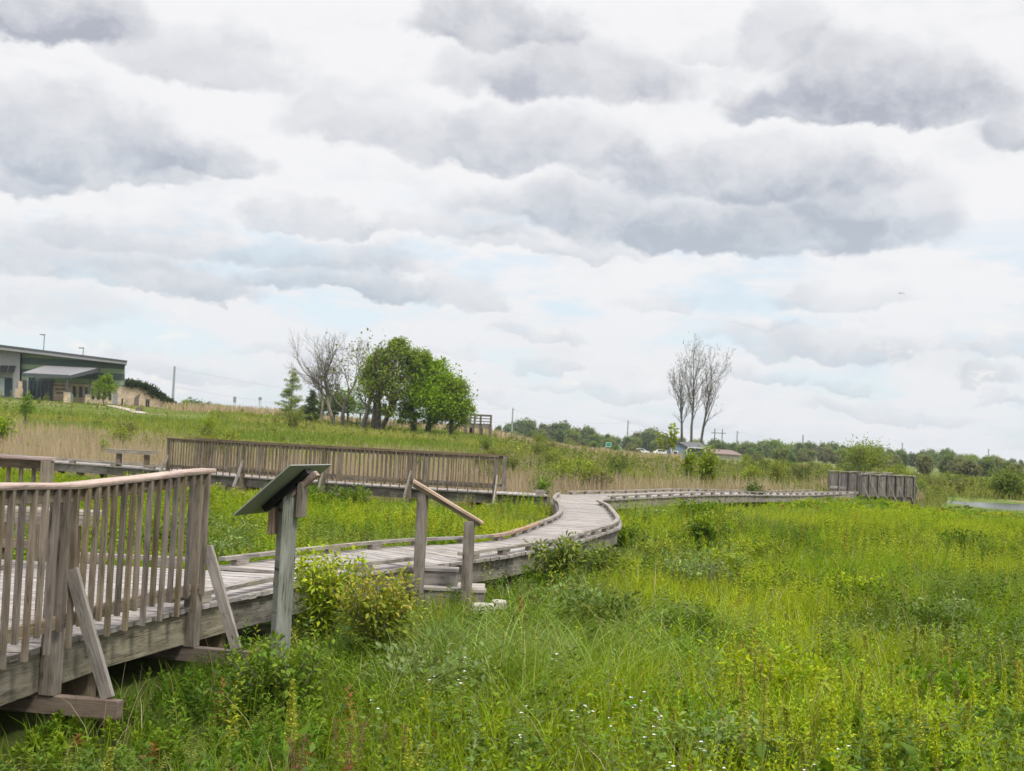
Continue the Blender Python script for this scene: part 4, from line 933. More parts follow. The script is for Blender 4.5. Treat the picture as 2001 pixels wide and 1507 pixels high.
# ------------------------------------------------------------------ trees
def branchy(rng, mb, p, d, L, r, lev, tips, P_):
    """recursive limb; P_: dict(bend, up, kids per level, ang, taper, shrink)"""
    ns = P_['seg'][lev] if lev < len(P_['seg']) else 2
    pts = [p.copy()]; q = p.copy(); dd_ = d.copy(); lead = []
    for i in range(ns):
        dd_ = (dd_+Vector(rng.normal(0, P_['wig'], 3))+Vector((0, 0, P_['up']*(1 if lev else .3)))).normalized(); q = q+dd_*(L/ns); pts.append(q.copy()); lead.append(dd_.copy())
    r1 = r*P_['taper']; mb.tube(pts, [r+(r1-r)*i/ns for i in range(ns+1)], 6 if lev == 0 else 4 if lev < 3 else 3, cap=False)
    if lev >= P_['levels']: tips.append((pts[-1], dd_)); tips.append((pts[len(pts)//2], dd_)); return
    kn = P_['kids'][lev]
    for k in range(kn):
        t = P_['lo'][lev]+(1-P_['lo'][lev])*(k+rng.random()*.8)/kn; t = min(t, .98); f = t*ns; i = min(int(f), ns-1); b = pts[i].lerp(pts[i+1], f-i)
        ax = lead[i].orthogonal().normalized(); ax.rotate(Matrix.Rotation(rng.uniform(0, 6.28), 3, lead[i])); nd = lead[i].copy(); nd.rotate(Matrix.Rotation(rng.uniform(*P_['ang']), 3, ax))
        branchy(rng, mb, b, nd, L*P_['shrink']*rng.uniform(.7, 1.15)*(1-.35*t*(lev == 0)*P_.get('cone', 0)), max((r+(r1-r)*t)*.62, P_['rmin']), lev+1, tips, P_)
    branchy(rng, mb, pts[-1], dd_, L*P_['shrink']*.8, r1, lev+1, tips, P_)
def tree(name, loc, label, cat_, h, seed, P_, r0, leafn=0, lsize=.3, cA=None, cB=None, scat=.6, lean=(0, 0), group=None, barkm='bark', trunkfrac=.45, blobs=None, widths=None, mat='treeleaf'):
    rng = np.random.default_rng(seed); r = empty(name, loc, label, cat_, group); mb = MB(); tips = []
    for j, (ox, oy, lx, ly, fh) in enumerate(P_.get('stems', [(0, 0, lean[0], lean[1], 1)])):
        branchy(rng, mb, Vector((ox, oy, -.2)), Vector((lx, ly, 1)).normalized(), h*trunkfrac*fh, r0*(1 if j == 0 else .85), 0, tips, P_)
    tr = mb.build('trunk', M[barkm], r, world=False, smooth=True)
    if leafn:
        T = np.array([np.array(t[0]) for t in tips]); i = rng.integers(len(T), size=leafn)
        Q = T[i]+rng.normal(0, scat, (leafn, 3))*np.array([1, 1, .75])
        if blobs is not None:
            nb_ = int(leafn*.75); B = np.array(blobs); w_ = (B[:, 3]**2); w_ = w_/w_.sum(); bi = rng.choice(len(B), size=nb_, p=w_)
            u = rng.normal(0, 1, (nb_, 3)); u /= np.linalg.norm(u, axis=1)[:, None]; rr = B[bi, 3]*rng.random(nb_)**.33
            # clumps: pull toward random clump centres
            cc_ = rng.normal(0, 1, (len(B)*26, 3)); cc_ /= np.linalg.norm(cc_, axis=1)[:, None]; cb = np.repeat(np.arange(len(B)), 26); cpos = B[cb, :3]+cc_*(B[cb, 3]*rng.random(len(cb))**.4)[:, None]*np.array([1, 1, .85])
            pick = bi*26+rng.integers(26, size=nb_); Q[:nb_] = cpos[pick]+rng.normal(0, 1, (nb_, 3))*(B[bi, 3]*.17)[:, None]
        D = rng.normal(0, 1, (leafn, 3)); D[:, 2] -= .2; D /= np.linalg.norm(D, axis=1)[:, None]
        k = Q[:, 2] > .25; Q, D = Q[k], D[k]
        c = jit(mixc(rng.random(len(Q)), cA, cB), .22); quadmesh('crown', leaves(Q, D, lsize*rng.uniform(.6, 1.3, len(Q)), .7), M[mat], r, c)
    return r
DEAD = dict(levels=4, seg=[7, 6, 5, 4, 3], wig=.13, up=.05, kids=[4, 4, 4, 4], lo=[.40, .25, .2, .2], ang=(.35, .9), taper=.5, shrink=.66, rmin=.013)
def tl(px, py, Y): p = at(px, py, Y); return Vector((p.x, Y, tz(p.x, Y)))
# hillside cluster (about 150 m away)
tree('dead_tree', tl(627, 829, 148), 'bare grey tree leaning left, leftmost of the leafless trees on the hill', 'tree', 9.0, 21, DEAD, .20, lean=(-.16, 0), barkm='bark_pale')
tree('dead_tree', tl(655, 832, 149), 'tallest leafless tree of the hill group with arching grey limbs', 'tree', 12.6, 22, dict(DEAD, kids=[5, 4, 4, 3]), .27, lean=(-.06, 0), barkm='bark_pale')
tree('dead_tree', tl(668, 833, 150), 'leafless tree with upright forked trunk right of the tallest bare one', 'tree', 11.6, 25, DEAD, .24, lean=(.10, 0), barkm='bark_pale', leafn=260, lsize=.35, cA=(.10, .15, .02), cB=(.16, .21, .03), scat=.6)
tree('dead_tree', tl(706, 837, 147), 'half-bare tree with a thick pale trunk beside the gazebo', 'tree', 11.4, 24, dict(DEAD, kids=[3, 4, 4, 3]), .33, lean=(.07, 0), barkm='bark_pale', leafn=520, lsize=.35, cA=(.08, .14, .02), cB=(.14, .19, .02), scat=.7)
CON = dict(levels=2, seg=[8, 4, 2], wig=.05, up=.0, kids=[30, 5], lo=[.10, .25], ang=(1.0, 1.35), taper=.3, shrink=.32, rmin=.02, cone=2.3)
def conifer(loc, lb, h, Rm, n, cA, cB, sd):
    rng = np.random.default_rng(sd); r = empty('conifer_tree', loc, lb, 'tree'); mb = MB(); mb.tube([Vector((0, 0, -.2)), Vector((.03, 0, h*.5)), Vector((0, 0, h))], [.12, .07, .015], 7)
    P = []; 
    for i in range(46):
        t = .06+.9*(i+rng.random())/46; a = rng.uniform(0, 6.28); L = Rm*(1-t)**.8*rng.uniform(.6, 1.12)+.1; z = h*t
        e_ = Vector((math.cos(a)*L, math.sin(a)*L, z+L*rng.uniform(.0, .35))); mb.tube([Vector((0, 0, z)), e_*.5+Vector((0, 0, z*.5-.03*L)), e_], [.03, .02, .008], 3, cap=False)
        m_ = max(6, int(n*L/Rm/22)); f = rng.uniform(.15, 1.05, m_)[:, None]; base = np.array([[0, 0, z]]); P.append(base+(np.array(e_)[None]-base)*f+rng.normal(0, 1, (m_, 3))*np.array([.17, .17, .10])*(1.2-.6*f)*min(1.2, .5+L))
    P = np.concatenate(P); mb.build('trunk', M['bark'], r, world=False); D = rng.normal(0, 1, P.shape); D /= np.linalg.norm(D, axis=1)[:, None]
    quadmesh('crown', leaves(P, D, rng.uniform(.10, .24, len(P)), .45), M['treeleaf'], r, jit(mixc(rng.random(len(P)), cA, cB), .22))
conifer(tl(567, 822, 146), 'pointed pale green conifer at the left end of the hill group', 6.0, 1.95, 5200, (.19, .26, .07), (.29, .36, .12), 31)
conifer(tl(608, 824, 150), 'smaller darker conifer between the pale conifer and the bare trees', 3.9, 1.3, 4200, (.10, .16, .04), (.17, .24, .07), 32)
LEAFY = dict(levels=3, seg=[5, 5, 4, 3], wig=.12, up=.05, kids=[5, 4, 4], lo=[.4, .25, .2], ang=(.4, .95), taper=.62, shrink=.62, rmin=.03)
kx = 150/FPX
tree('young_tree', tl(652, 828, 156), 'bushy green tree filling the gap behind the bare trunks', 'tree', 5.0, 33, LEAFY, .14, leafn=4200, lsize=.28, cA=(.10, .17, .03), cB=(.18, .25, .05), scat=.8, blobs=[(0, 0, 3.2, 1.9), (-2.0, 0, 2.0, 1.4), (1.8, 0, 2.8, 1.5)])
tree('leafy_tree', tl(738, 841, 146), 'big leafy tree with its forked trunk showing, centre of the hill group', 'tree', 11, 41, dict(LEAFY, stems=[(0, 0, .12, 0, 1), (-.5, .2, -.12, 0, .9), (.3, 0, .35, 0, .8)]), .38, leafn=21000, lsize=.25, barkm='bark_dark', cA=(.16, .25, .014), cB=(.27, .37, .025), scat=.5,
     blobs=[(2.3, 0, 8.6, 1.5), (.3, .4, 8.1, 1.25), (4.2, 0, 8.0, 1.3), (-1.2, 0, 5.9, 1.0), (3.4, .5, 6.4, 1.4), (1.6, -.3, 9.5, .9), (5.0, 0, 6.4, 1.2), (-.7, .3, 7.4, .9), (1.0, 0, 2.2, .9), (1.3, 0, 3.8, .6)])
tree('leafy_tree', tl(836, 845, 147), 'dense rounded tree right of the forked one, with a low crown', 'tree', 9.2, 42, LEAFY, .36, leafn=21000, lsize=.28, barkm='bark_dark', cA=(.14, .23, .014), cB=(.24, .34, .025), scat=.8,
     blobs=[(0, 0, 5.9, 2.4), (-1.4, 0, 3.8, 1.9), (1.6, .4, 3.9, 2.0), (0, 0, 7.5, 1.5), (-2.5, 0, 2.1, 1.3), (2.5, 0, 5.0, 1.3), (.5, 0, 2.0, 1.3)])
tree('leafy_tree', tl(882, 848, 145), 'bright green tree at the right end of the hill group beside the lookout', 'tree', 7, 43, LEAFY, .28, leafn=13000, lsize=.27, barkm='bark_dark', cA=(.14, .215, .018), cB=(.235, .31, .03), scat=.7,
     blobs=[(0, 0, 4.9, 1.7), (-1.3, 0, 3.3, 1.5), (.9, 0, 3.0, 1.4), (0, 0, 2.0, 1.4), (-.8, 0, 5.3, 1.0)])
# bare cottonwoods behind the house
COT = dict(levels=4, seg=[10, 6, 5, 4, 3], wig=.05, up=.08, kids=[11, 5, 4, 4], lo=[.40, .2, .15, .15], ang=(.30, .66), taper=.30, shrink=.45, rmin=.019, cone=.6)
for (px, h, sd, lx, lb, n_) in ((1330, 22.5, 51, .02, 'left one of the three tall bare cottonwoods behind the house', 300), (1352, 25.8, 52, -.01, 'middle and tallest of the three bare cottonwoods behind the house', 420), (1367, 24.0, 53, .08, 'right one of the three bare cottonwoods, leaning outwards', 300)):
    tree('cottonwood_tree', tl(px, 884, 292+abs(px-1350)*.3), lb, 'tree', h, sd, COT, .36, lean=(lx, 0), leafn=n_, lsize=.34, cA=(.12, .13, .04), cB=(.18, .16, .05), scat=.5, barkm='bark_dark', trunkfrac=.70)
# small ornamental tree by the building
tree('ornamental_tree', tl(203, 792, 172), 'small round-crowned tree in front of the building wall', 'tree', 4.2, 61, LEAFY, .10, leafn=3600, lsize=.22, cA=(.11, .19, .015), cB=(.19, .27, .02), scat=.35, blobs=[(0, 0, 3.0, 1.25), (-.9, 0, 2.4, .8), (.9, 0, 2.4, .8), (0, 0, 3.4, .8)])
# willow-like trees at right
tree('willow_tree', tl(1678, 905, 135), 'loose yellowish-green willow with thin bare tops, left of the overlook skyline', 'tree', 4.0, 71, dict(LEAFY, up=.2, ang=(.3, .7)), .11, leafn=2000, lsize=.20, cA=(.14, .18, .03), cB=(.22, .25, .04), scat=.75)
tree('willow_tree', tl(1712, 905, 138), 'second loose willow just right of the first, above the plank screens', 'tree', 3.8, 72, dict(LEAFY, up=.2, ang=(.3, .7)), .11, leafn=1900, lsize=.20, cA=(.15, .19, .03), cB=(.22, .25, .05), scat=.8)
tree('willow_tree', tl(1975, 925, 95), 'low spreading green bush-tree near the pond at the right border', 'tree', 2.3, 73, LEAFY, .08, leafn=2000, lsize=.2, cA=(.10, .15, .02), cB=(.17, .23, .025), scat=.5)
# far tree line
far_p = []
specs = [('broad dark green tree in the far tree line', (.11, .17, .05), (.17, .235, .065), [(0, 0, 6.2, 3.6), (-3, 0, 4.6, 2.8), (3, 0, 5.0, 3.0), (0, 0, 8.6, 2.6), (1, 1, 2.6, 3)]),
         ('lighter green tree in the far tree line', (.15, .21, .05), (.22, .27, .07), [(0, 0, 5.6, 3.4), (-2.4, 0, 7.4, 2.2), (2.8, 0, 6.4, 2.4), (0, 0, 3, 3.4)]),
         ('tall narrow tree in the far tree line', (.11, .165, .055), (.17, .225, .07), [(0, 0, 4, 2.6), (.4, 0, 7, 2.4), (0, 0, 9.6, 1.9), (-1.6, 0, 5.5, 1.8)]),
         ('dull brownish-green tree in the far tree line', (.15, .16, .07), (.20, .21, .09), [(0, 0, 4.6, 3.0), (-2.6, 0, 3.6, 2.4), (2.6, 0, 4.0, 2.6), (0, 0, 6.4, 2.0)])]
for i, (lb, a, b, bl) in enumerate(specs):
    rng = np.random.default_rng(500+i); B = np.array(bl); n_ = 3600; bi = rng.choice(len(B), size=n_, p=B[:, 3]**2/np.sum(B[:, 3]**2)); K = 22
    cc_ = rng.normal(0, 1, (len(B)*K, 3)); cc_ /= np.linalg.norm(cc_, axis=1)[:, None]; cb = np.repeat(np.arange(len(B)), K); cpos = B[cb, :3]+cc_*(B[cb, 3]*rng.random(len(cb))**.35)[:, None]
    Q = cpos[bi*K+rng.integers(K, size=n_)]+rng.normal(0, .62, (n_, 3)); D = rng.normal(0, 1, (n_, 3)); D /= np.linalg.norm(D, axis=1)[:, None]; Q[:, 2] = np.maximum(Q[:, 2], .1)
    o = quadmesh('far_tree', leaves(Q, D, rng.uniform(.5, 1.15, n_), .75), M['treeleaf'], None, jit(mixc(rng.random(n_), a, b), .2)); tag(o, lb, 'tree', lb.replace(' tree in', ' trees in')); far_p.append(o)
fused = [False]*4
def far_tree(k, x, y, s):
    o = far_p[k]
    if fused[k]: o = o.copy(); COL.objects.link(o)
    fused[k] = True; o.location = (x, y, tz(x, y)-.3); o.rotation_euler = (0, 0, random.uniform(0, 6.28)); o.scale = (s*random.uniform(.85, 1.25), s*random.uniform(.85, 1.25), s*random.uniform(.85, 1.12))
# skyline: (px, tree top height above the horizon in px) -> trees sized to reach it
SKY = [(330, 42), (380, 52), (440, 46), (480, 44), (530, 38), (560, 36), (940, 30), (975, 34), (1000, 38), (1040, 46), (1065, 46), (1090, 40), (1120, 43), (1150, 45), (1175, 28), (1200, 22), (1240, 26), (1275, 38), (1300, 32), (1330, 22), (1370, 22), (1400, 28), (1430, 22), (1460, 26), (1490, 25), (1530, 24), (1560, 22), (1600, 31),
       (1640, 28), (1700, 28), (1760, 26), (1800, 26), (1850, 25), (1880, 22), (1920, 19), (1960, 16), (2010, 14), (2060, 14)]
sx_, sh_ = [a for a, b in SKY], [b for a, b in SKY]
for row, (Yb, fac, n_) in enumerate(((560, 1.0, 84), (430, .66, 58), (800, 1.0, 40))):
    for i in range(n_):
        px = 300+(2080-300)*(i+random.uniform(-.35, .35))/n_
        if 560 < px < 930: continue
        Y = Yb*random.uniform(.9, 1.12); x = (px-1000)/FPX*Y; hp = np.interp(px, sx_, sh_)*fac*random.uniform(.78, 1.04); H_ = EYE+hp*Y/FPX-tz(x, Y)
        k = random.choices(range(4), [4, 3, 2, 2])[0]; top = [10.8, 9.4, 11.2, 8.2][k]
        far_tree(k, x, Y, max(H_/top, .3))
for i in range(58):         # nearer bushes and small trees in front of the tree line
    px = random.uniform(1000, 2070); Y = random.uniform(215, 380); x = (px-1000)/FPX*Y; 
    if 1290 < px < 1460 and Y < 300: Y = 330; x = (px-1000)/FPX*Y
    if 1290 < px < 1460: continue
    hp = random.uniform(2, 15)*(1.15 if px > 1480 else .8); H_ = EYE+hp*Y/FPX-tz(x, Y); k = random.choice([0, 1, 3, 3]); far_tree(k, x, Y, max(H_/[10.8, 9.4, 11.2, 8.2][k], .2))

# ------------------------------------------------------------------ visitor building on the hill
YB0 = 185.0
def b(px, py, Y=YB0): return at(px, py, Y)
bo = b(100, 782); bld = empty('visitor_center', (bo.x, YB0, tz(bo.x, YB0)), 'long visitor building with striped green upper wall, stone base and sloping grey roof', 'building')
def part(nm, mat, poly, y0, depth, parent=bld, py=None):
    mb = MB(); pts = [b(px, py_, YB0) for px, py_ in poly]; pts = [Vector((p.x, y0, p.z)) for p in pts]; mb.prism(pts, (-.33*depth, depth, 0)); return mb.build(nm, M[mat], parent)
part('striped_wall', 'stripes', [(42, 683), (244, 714), (244, 757), (200, 753), (42, 744)], 185.0, 11)
part('stone_wall', 'masonry', [(78, 746), (200, 752.5), (245, 756), (277, 757), (285, 764), (302, 772), (340, 797), (340, 803), (78, 790)], 184.7, 10.8)
part('grey_wall', 'greymetal', [(-190, 650), (44, 683), (41, 790), (-190, 776)], 184.2, 12)
part('entrance_wall', 'trim', [(42, 743), (80, 745), (79, 790), (41, 788)], 184.9, 6)
# roof slab (sloping to the right) with fascia
rf = part('roof', 'greymetal', [(-190, 653), (256, 708.5), (256, 714), (-190, 662)], 183.0, 15)
part('roof_edge', 'trim', [(-190, 650.5), (257.5, 706.5), (257.5, 709), (-190, 654)], 182.9, 15.2, rf)
for (x0, x1, yt, yb_) in ((144.5, 149.5, 755, 775), (157, 162, 756.5, 776), (168.5, 173, 758, 771), (181, 186, 759, 779), (192, 197, 760, 780), (203.5, 208, 761, 780), (214.5, 219, 762, 781)):
    w_ = part('window', 'trim', [(x0-.6, yt-.6), (x1+.6, yt-.4), (x1+.4, yb_+.6), (x0-.8, yb_+.4)], 184.62, .3)
    part('pane', 'glass', [(x0, yt), (x1, yt+.2), (x1-.2, yb_), (x0-.2, yb_-.2)], 184.58, .1, w_)
w_ = part('window', 'trim', [(-20, 736), (30, 739), (28.5, 776), (-21, 773)], 184.12, .3)
for i, (x0, x1) in enumerate(((-19, 4), (5, 13.5), (14.5, 29))): part('pane', 'galv' if i == 1 else 'glass', [(x0, 737.5+i), (x1, 738.5+i), (x1-.6, 774.5), (x0-.6, 773)], 184.08, .1, w_)
part('door', 'galv', [(224, 763), (231.5, 764), (231, 791), (223, 790)], 184.6, .3)
dr = part('door', 'trim', [(74, 739), (106, 741), (104, 784), (72, 782)], 184.55, .3)
for (x0, x1) in ((76, 80.5), (83, 88), (90, 95), (98, 103)): part('pane', 'glass', [(x0, 745), (x1, 745.3), (x1-.5, 780), (x0-.5, 780)], 184.5, .1, dr)
part('pier', 'masonry', [(41.5, 745), (50, 746), (49, 779), (40.5, 778)], 183.8, 1)
for (x0, x1, mt) in ((54, 57, 'galv'), (58, 62, 'glass'), (64, 70, 'glass')): part('pane', mt, [(x0, 738), (x1, 738), (x1-.6, 772), (x0-.6, 772)], 184.7, .4, bld)
part('low_wall', 'masonry', [(48, 761), (63, 762), (62, 779), (47, 778)], 181.5, .5)
# awning of dark panels on the grey wall
for (x0, x1) in ((-35, -20), (-19, -4), (-3.5, 5.5), (6.5, 21), (22.5, 35.5)):
    mb = MB(); p = [b(x0, 714.5+x0*.03), b(x1, 714.5+x1*.03), b(x1+3, 727+x1*.03), b(x0+3, 727+x0*.03)]; p[0].y = p[1].y = 184.1; p[2].y = p[3].y = 183.0; mb.prism(p, (0, .0, -.06)); mb.build('awning_panel', M['black'], bld)
# entrance canopy
mb = MB(); cn = [b(43, 729), b(135.5, 733.5), b(194, 719), b(88, 714.5)]
for p, y_ in zip(cn, (177.0, 177.0, 183.9, 183.9)): f_ = y_/YB0; p.x *= f_; p.z = EYE+(p.z-EYE)*f_; p.y = y_
mb.prism(cn, (0, 0, -.08)); ca = mb.build('canopy', M['roofmetal'], bld)
mb = MB(); fa = [cn[0]+Vector((0, -.03, .03)), cn[1]+Vector((0, -.03, .03)), cn[1]+Vector((0, -.03, -.42)), cn[0]+Vector((0, -.03, -.42))]; mb.prism(fa, (0, .12, 0)); mb.build('fascia', M['trim'], ca)
mb = MB(); fa = [cn[1]+Vector((.02, .1, .03)), cn[2]+Vector((.02, 0, .03)), cn[2]+Vector((.02, 0, -.55)), cn[1]+Vector((.02, .1, -.42))]; mb.prism(fa, (.12, 0, 0)); mb.build('fascia', M['trim'], ca)
mb = MB()
for i in range(1, 22):
    t = i/22; a = cn[0].lerp(cn[1], t)+Vector((0, 0, .02)); c_ = cn[3].lerp(cn[2], t)+Vector((0, 0, .02)); mb.beam(a, c_, .05, .06)
mb.build('seam', M['greymetal'], ca)
for (px, yt, yb_, y_, wd) in ((130, 737, 785, 177.3, 4.2), (175.5, 728, 771, 183.2, 4.4)):
    p0, p1 = at(px, yt, y_), at(px-2.2, yb_, y_); mb = MB(); mb.beam((p1.x+.1, y_, p1.z), (p1.x+.1, y_, p0.z), .24, .24, up=(0, 1, 0)); mb.build('column', M['trim'], bld)
for (px, yt, yb_, y_, wd) in ((131, 767, 790, 177.3, 9), (172.5, 771, 792, 183.2, 8)):
    p0, p1 = at(px-wd/2, yt, y_), at(px+wd/2, yb_, y_); mb = MB(); mb.box(p0.x, p1.x, y_-.32, y_+.32, p1.z-.5, p0.z-.08); pc_ = mb.build('column_base', M['masonry'], bld)
    mb = MB(); mb.box(p0.x-.05, p1.x+.05, y_-.37, y_+.37, p0.z-.08, p0.z); mb.build('cap_stone', M['stone'], pc_)
def text(body, size, mat, loc, parent, ext=.01, rot=(math.pi/2, 0, 0), nm='lettering'):
    cu = bpy.data.curves.new(nm, 'FONT'); cu.body = body; cu.size = size; cu.extrude = ext; cu.align_x = 'CENTER'; cu.align_y = 'CENTER'
    o = bpy.data.objects.new(nm, cu); COL.objects.link(o); bpy.context.view_layer.update()
    me = bpy.data.meshes.new_from_object(o.evaluated_get(bpy.context.evaluated_depsgraph_get())); bpy.data.objects.remove(o); me.name = nm
    me.transform(Matrix.Translation(Vector(loc)) @ Matrix.Rotation(rot[2], 4, 'Z') @ Matrix.Rotation(rot[0], 4, 'X')); return finish(nm, me, mat, parent, True)
for (s_, px, py, sz) in (('BAKER WETLANDS', 122, 753.5, .30), ('DISCOVERY', 121, 761, .34), ('CENTER', 118, 768, .26)):
    p = b(px, py); text(s_, sz, M['black'], (p.x, 184.66, p.z), bld, .03)
part('wall_lamp', 'black', [(221, 738), (224, 738), (224, 743), (221, 743)], 184.7, .3)
# creeping evergreen on the sloping wall
r = empty('creeping_juniper', tl(300, 790, 184), 'dark creeping evergreen draped over the sloping stone wall', 'shrub')
T_ = []; 
for i in range(3600):
    t = random.random(); px = 246+t*98; top = np.interp(px, [246, 275, 300, 340, 346], [743, 748, 757, 787, 793]); bot = np.interp(px, [246, 272, 290, 340, 346], [758, 757, 771, 797, 797]); p = b(px, top+(bot-top)*random.random(), 184.4+random.random()*2.0); T_.append(np.array(p-r.location)+RNG.normal(0, .12, 3))
T_ = np.array(T_); D = RNG.normal(0, 1, T_.shape); D[:, 2] += .6; D /= np.linalg.norm(D, axis=1)[:, None]
quadmesh('foliage', leaves(T_, D, RNG.uniform(.25, .6, len(T_)), .4), M['treeleaf'], r, jit(mixc(RNG.random(len(T_)), (.022, .045, .012), (.05, .085, .02)), .2))
mb = MB(); mb.beam(b(250, 757, 185.2)-Vector((0, 0, .1)), b(340, 797, 185.2), .3, .3); mb.build('stem', M['bark'], r)
# path, posts, bollard, lamp posts, bins
mb = MB(); pa = [(205, 790.5, 176), (216, 792.5, 171), (240, 798, 160), (262, 803.5, 150), (276, 806.5, 142)]
C_ = np.array([[at(a, b_, y).x, y] for a, b_, y in pa]); Lp, Rp = offset(C_, .75), offset(C_, -.75); Vp, Fp = [], []
for i in range(len(C_)): Vp += [(Lp[i][0], Lp[i][1], tz(*Lp[i])+.06), (Rp[i][0], Rp[i][1], tz(*Rp[i])+.06)]
me = bpy.data.meshes.new('path'); me.from_pydata(Vp, [], [(2*i, 2*i+1, 2*i+3, 2*i+2) for i in range(len(C_)-1)]); tag(finish('path', me, M['path'], None, False), kind='structure')
for i, px in enumerate((267.5, 272, 276.5)):
    p = at(px, 803, 150); o = MB(); o.tube([Vector((p.x, 150, tz(p.x, 150)-.1)), Vector((p.x, 150, tz(p.x, 150)+.45)), Vector((p.x, 150, tz(p.x, 150)+.5))], [.11, .11, .07], 8)
    tag(o.build('bollard', M['darkwood']), 'short dark post beside the end of the path', 'bollard', 'three short dark posts by the path')
for (px, pyb, Y, h, lb) in ((238.5, 790, 181, 1.0, 'dark bollard near the pale door of the building'), (286, 793, 182, 1.1, 'left of two small dark posts in front of the sloping wall'), (290, 794, 182, 1.1, 'right of two small dark posts in front of the sloping wall')):
    p = at(px, pyb, Y); z0 = tz(p.x, Y); o = MB(); o.tube([Vector((p.x, Y, z0-.1)), Vector((p.x, Y, z0+h*.9)), Vector((p.x, Y, z0+h))], [.12, .12, .08], 8); tag(o.build('bollard', M['black']), lb, 'bollard')
p = at(138.5, 781, 180); z0 = tz(p.x, 180); o = MB(); o.tube([Vector((p.x, 180, z0)), Vector((p.x, 180, z0+1.0)), Vector((p.x, 180, z0+1.15))], [.26, .28, .18], 10); tag(o.build('litter_bin', M['tank']), 'dark round litter bin beside the canopy pier', 'bin')
p = at(267, 785, 182.5); o = MB(); z0 = p.z; r = empty('garden_sculpture', (p.x, 182.5, z0-1), 'dark angular metal sculpture against the sloping stone wall', 'sculpture')
o.prism([(p.x-.42, 182.5, z0-1), (p.x+.3, 182.5, z0-1), (p.x+.25, 182.5, z0+.4), (p.x+.5, 182.5, z0+1.1), (p.x-.1, 182.5, z0+.8), (p.x-.35, 182.5, z0+.5)], (0, .15, 0)); o.build('plate', M['darkwood'], r)
for (px, pyt, Y, sgn, lb) in ((87, 655, 215, -1, 'taller parking lot lamp rising behind the building roof'), (163, 681, 225, -1, 'lower parking lot lamp behind the building roof, right of the taller one')):
    p = at(px, pyt, Y); r = empty('street_lamp', (p.x, Y, tz(p.x, Y)), lb, 'street lamp'); o = MB(); o.tube([Vector((p.x, Y, tz(p.x, Y))), Vector((p.x, Y, p.z))], [.09, .06], 8); o.build('pole', M['trim'], r)
    o = MB(); o.box(p.x-.75, p.x+.1, Y-.15, Y+.15, p.z-.02, p.z+.12); o.build('lamp_head', M['trim'], r)

# ------------------------------------------------------------------ gazebo and lookout
YG = 163.0
r = empty('gazebo', tl(710, 836, YG), 'small open gazebo with a green hipped roof behind the bare trunks', 'gazebo')
gx = at(708, 808, YG); ez = gx.z; cx = gx.x; w_ = 2.5
mb = MB(); k = len(mb.v); 
for (x, y) in ((-w_, -w_), (w_, -w_), (w_, w_), (-w_, w_)): mb.v.append((cx+x, YG+y, ez))
for (x, y) in ((-.5, -.5), (.5, -.5), (.5, .5), (-.5, .5)): mb.v.append((cx+x, YG+y, ez+1.15))
mb.v.append((cx, YG, ez+1.5))
for q in ((3, 2, 1, 0), (0, 1, 5, 4), (1, 2, 6, 5), (2, 3, 7, 6), (3, 0, 4, 7), (4, 5, 8), (5, 6, 8), (6, 7, 8), (7, 4, 8)):
    mb.f.append(q); mb.t.append(.5); mb.mi.append(0); mb.uv += [(0, 0)]*len(q)
mb.build('roof', M['gazroof'], r)
for (x, y) in ((-2, -2), (2, -2), (2, 2), (-2, 2), (0, -2)):
    mb = MB(); mb.beam((cx+x, YG+y, tz(cx+x, YG+y)-.2), (cx+x, YG+y, ez+.02), .2, .2, up=(0, 1, 0)); mb.build('post', M['gazroof'], r)
mb = MB(); mb.box(cx-2, cx+2, YG+1.9, YG+2, ez-1.9, ez-1.1); mb.build('rail', M['gazroof'], r)
YL = 160.0; kx = YL/FPX
r = empty('lookout_platform', tl(930, 850, YL), 'raised dark timber lookout platform on stilts right of the hill trees', 'platform')
def lp(px, py, Y=YL): return at(px, py, Y)
fz = lp(930, 829).z; x0, x1 = lp(899, 820).x, lp(961, 820).x
mb = MB(); mb.box(x0, x1, YL, YL+3, fz-.08, fz+.08); mb.build('deck', M['darkwood'], r)
mb = MB(); mb.beam((x0, YL-.05, fz-.27), (x1, YL-.05, fz-.27), .08, .38); mb.build('side_beam', M['beam'], r)
mb = MB(); mb.beam((x0, YL-.05, fz+1.12), (x1, YL-.05, fz+1.12), .2, .16); mb.build('top_rail', M['darkwood'], r)
for zz_ in (.4, .75): mb = MB(); mb.beam((x0, YL+3, fz+zz_), (x1, YL+3, fz+zz_), .06, .12); mb.build('mid_rail', M['darkwood'], r)
mb = MB(); mb.beam((x0, YL+3, fz+1.10), (x1, YL+3, fz+1.10), .2, .16); mb.build('top_rail', M['darkwood'], r)
mb = MB(); mb.beam((x0, YL-.03, fz+.35), (x0+1.2, YL-.03, fz+.35), .08, .5); mb.build('seat_panel', M['darkwood'], r)
for px in (911, 919, 927.5, 939, 959): x = lp(px, 825).x; mb = MB(); mb.beam((x, YL-.03, fz+.05), (x, YL-.03, fz+1.05), .24, .24, up=(0, 1, 0)); mb.build('rail_post', M['darkwood'], r)
for (px, dy) in ((910, 0), (925, 0), (918, 3), (922, 2), (939, 0), (957, 0), (958, 3), (940, 3)):
    x = lp(px, 840).x; mb = MB(); mb.beam((x, YL+dy, tz(x, YL+dy)-.3), (x, YL+dy, fz-.09), .28, .28, up=(0, 1, 0)); mb.build('leg', M['darkwood'], r)
mb = MB(); mb.prism([Vector((x0-.2, YL, fz+.0)), Vector((x0+.35, YL, fz+.0)), Vector((x0-1.2, YL, tz(x0-1.2, YL)-.1)), Vector((x0-1.9, YL, tz(x0-1.9, YL)-.1))], (0, 1.2, 0)); mb.build('stairway', M['dark'], r)

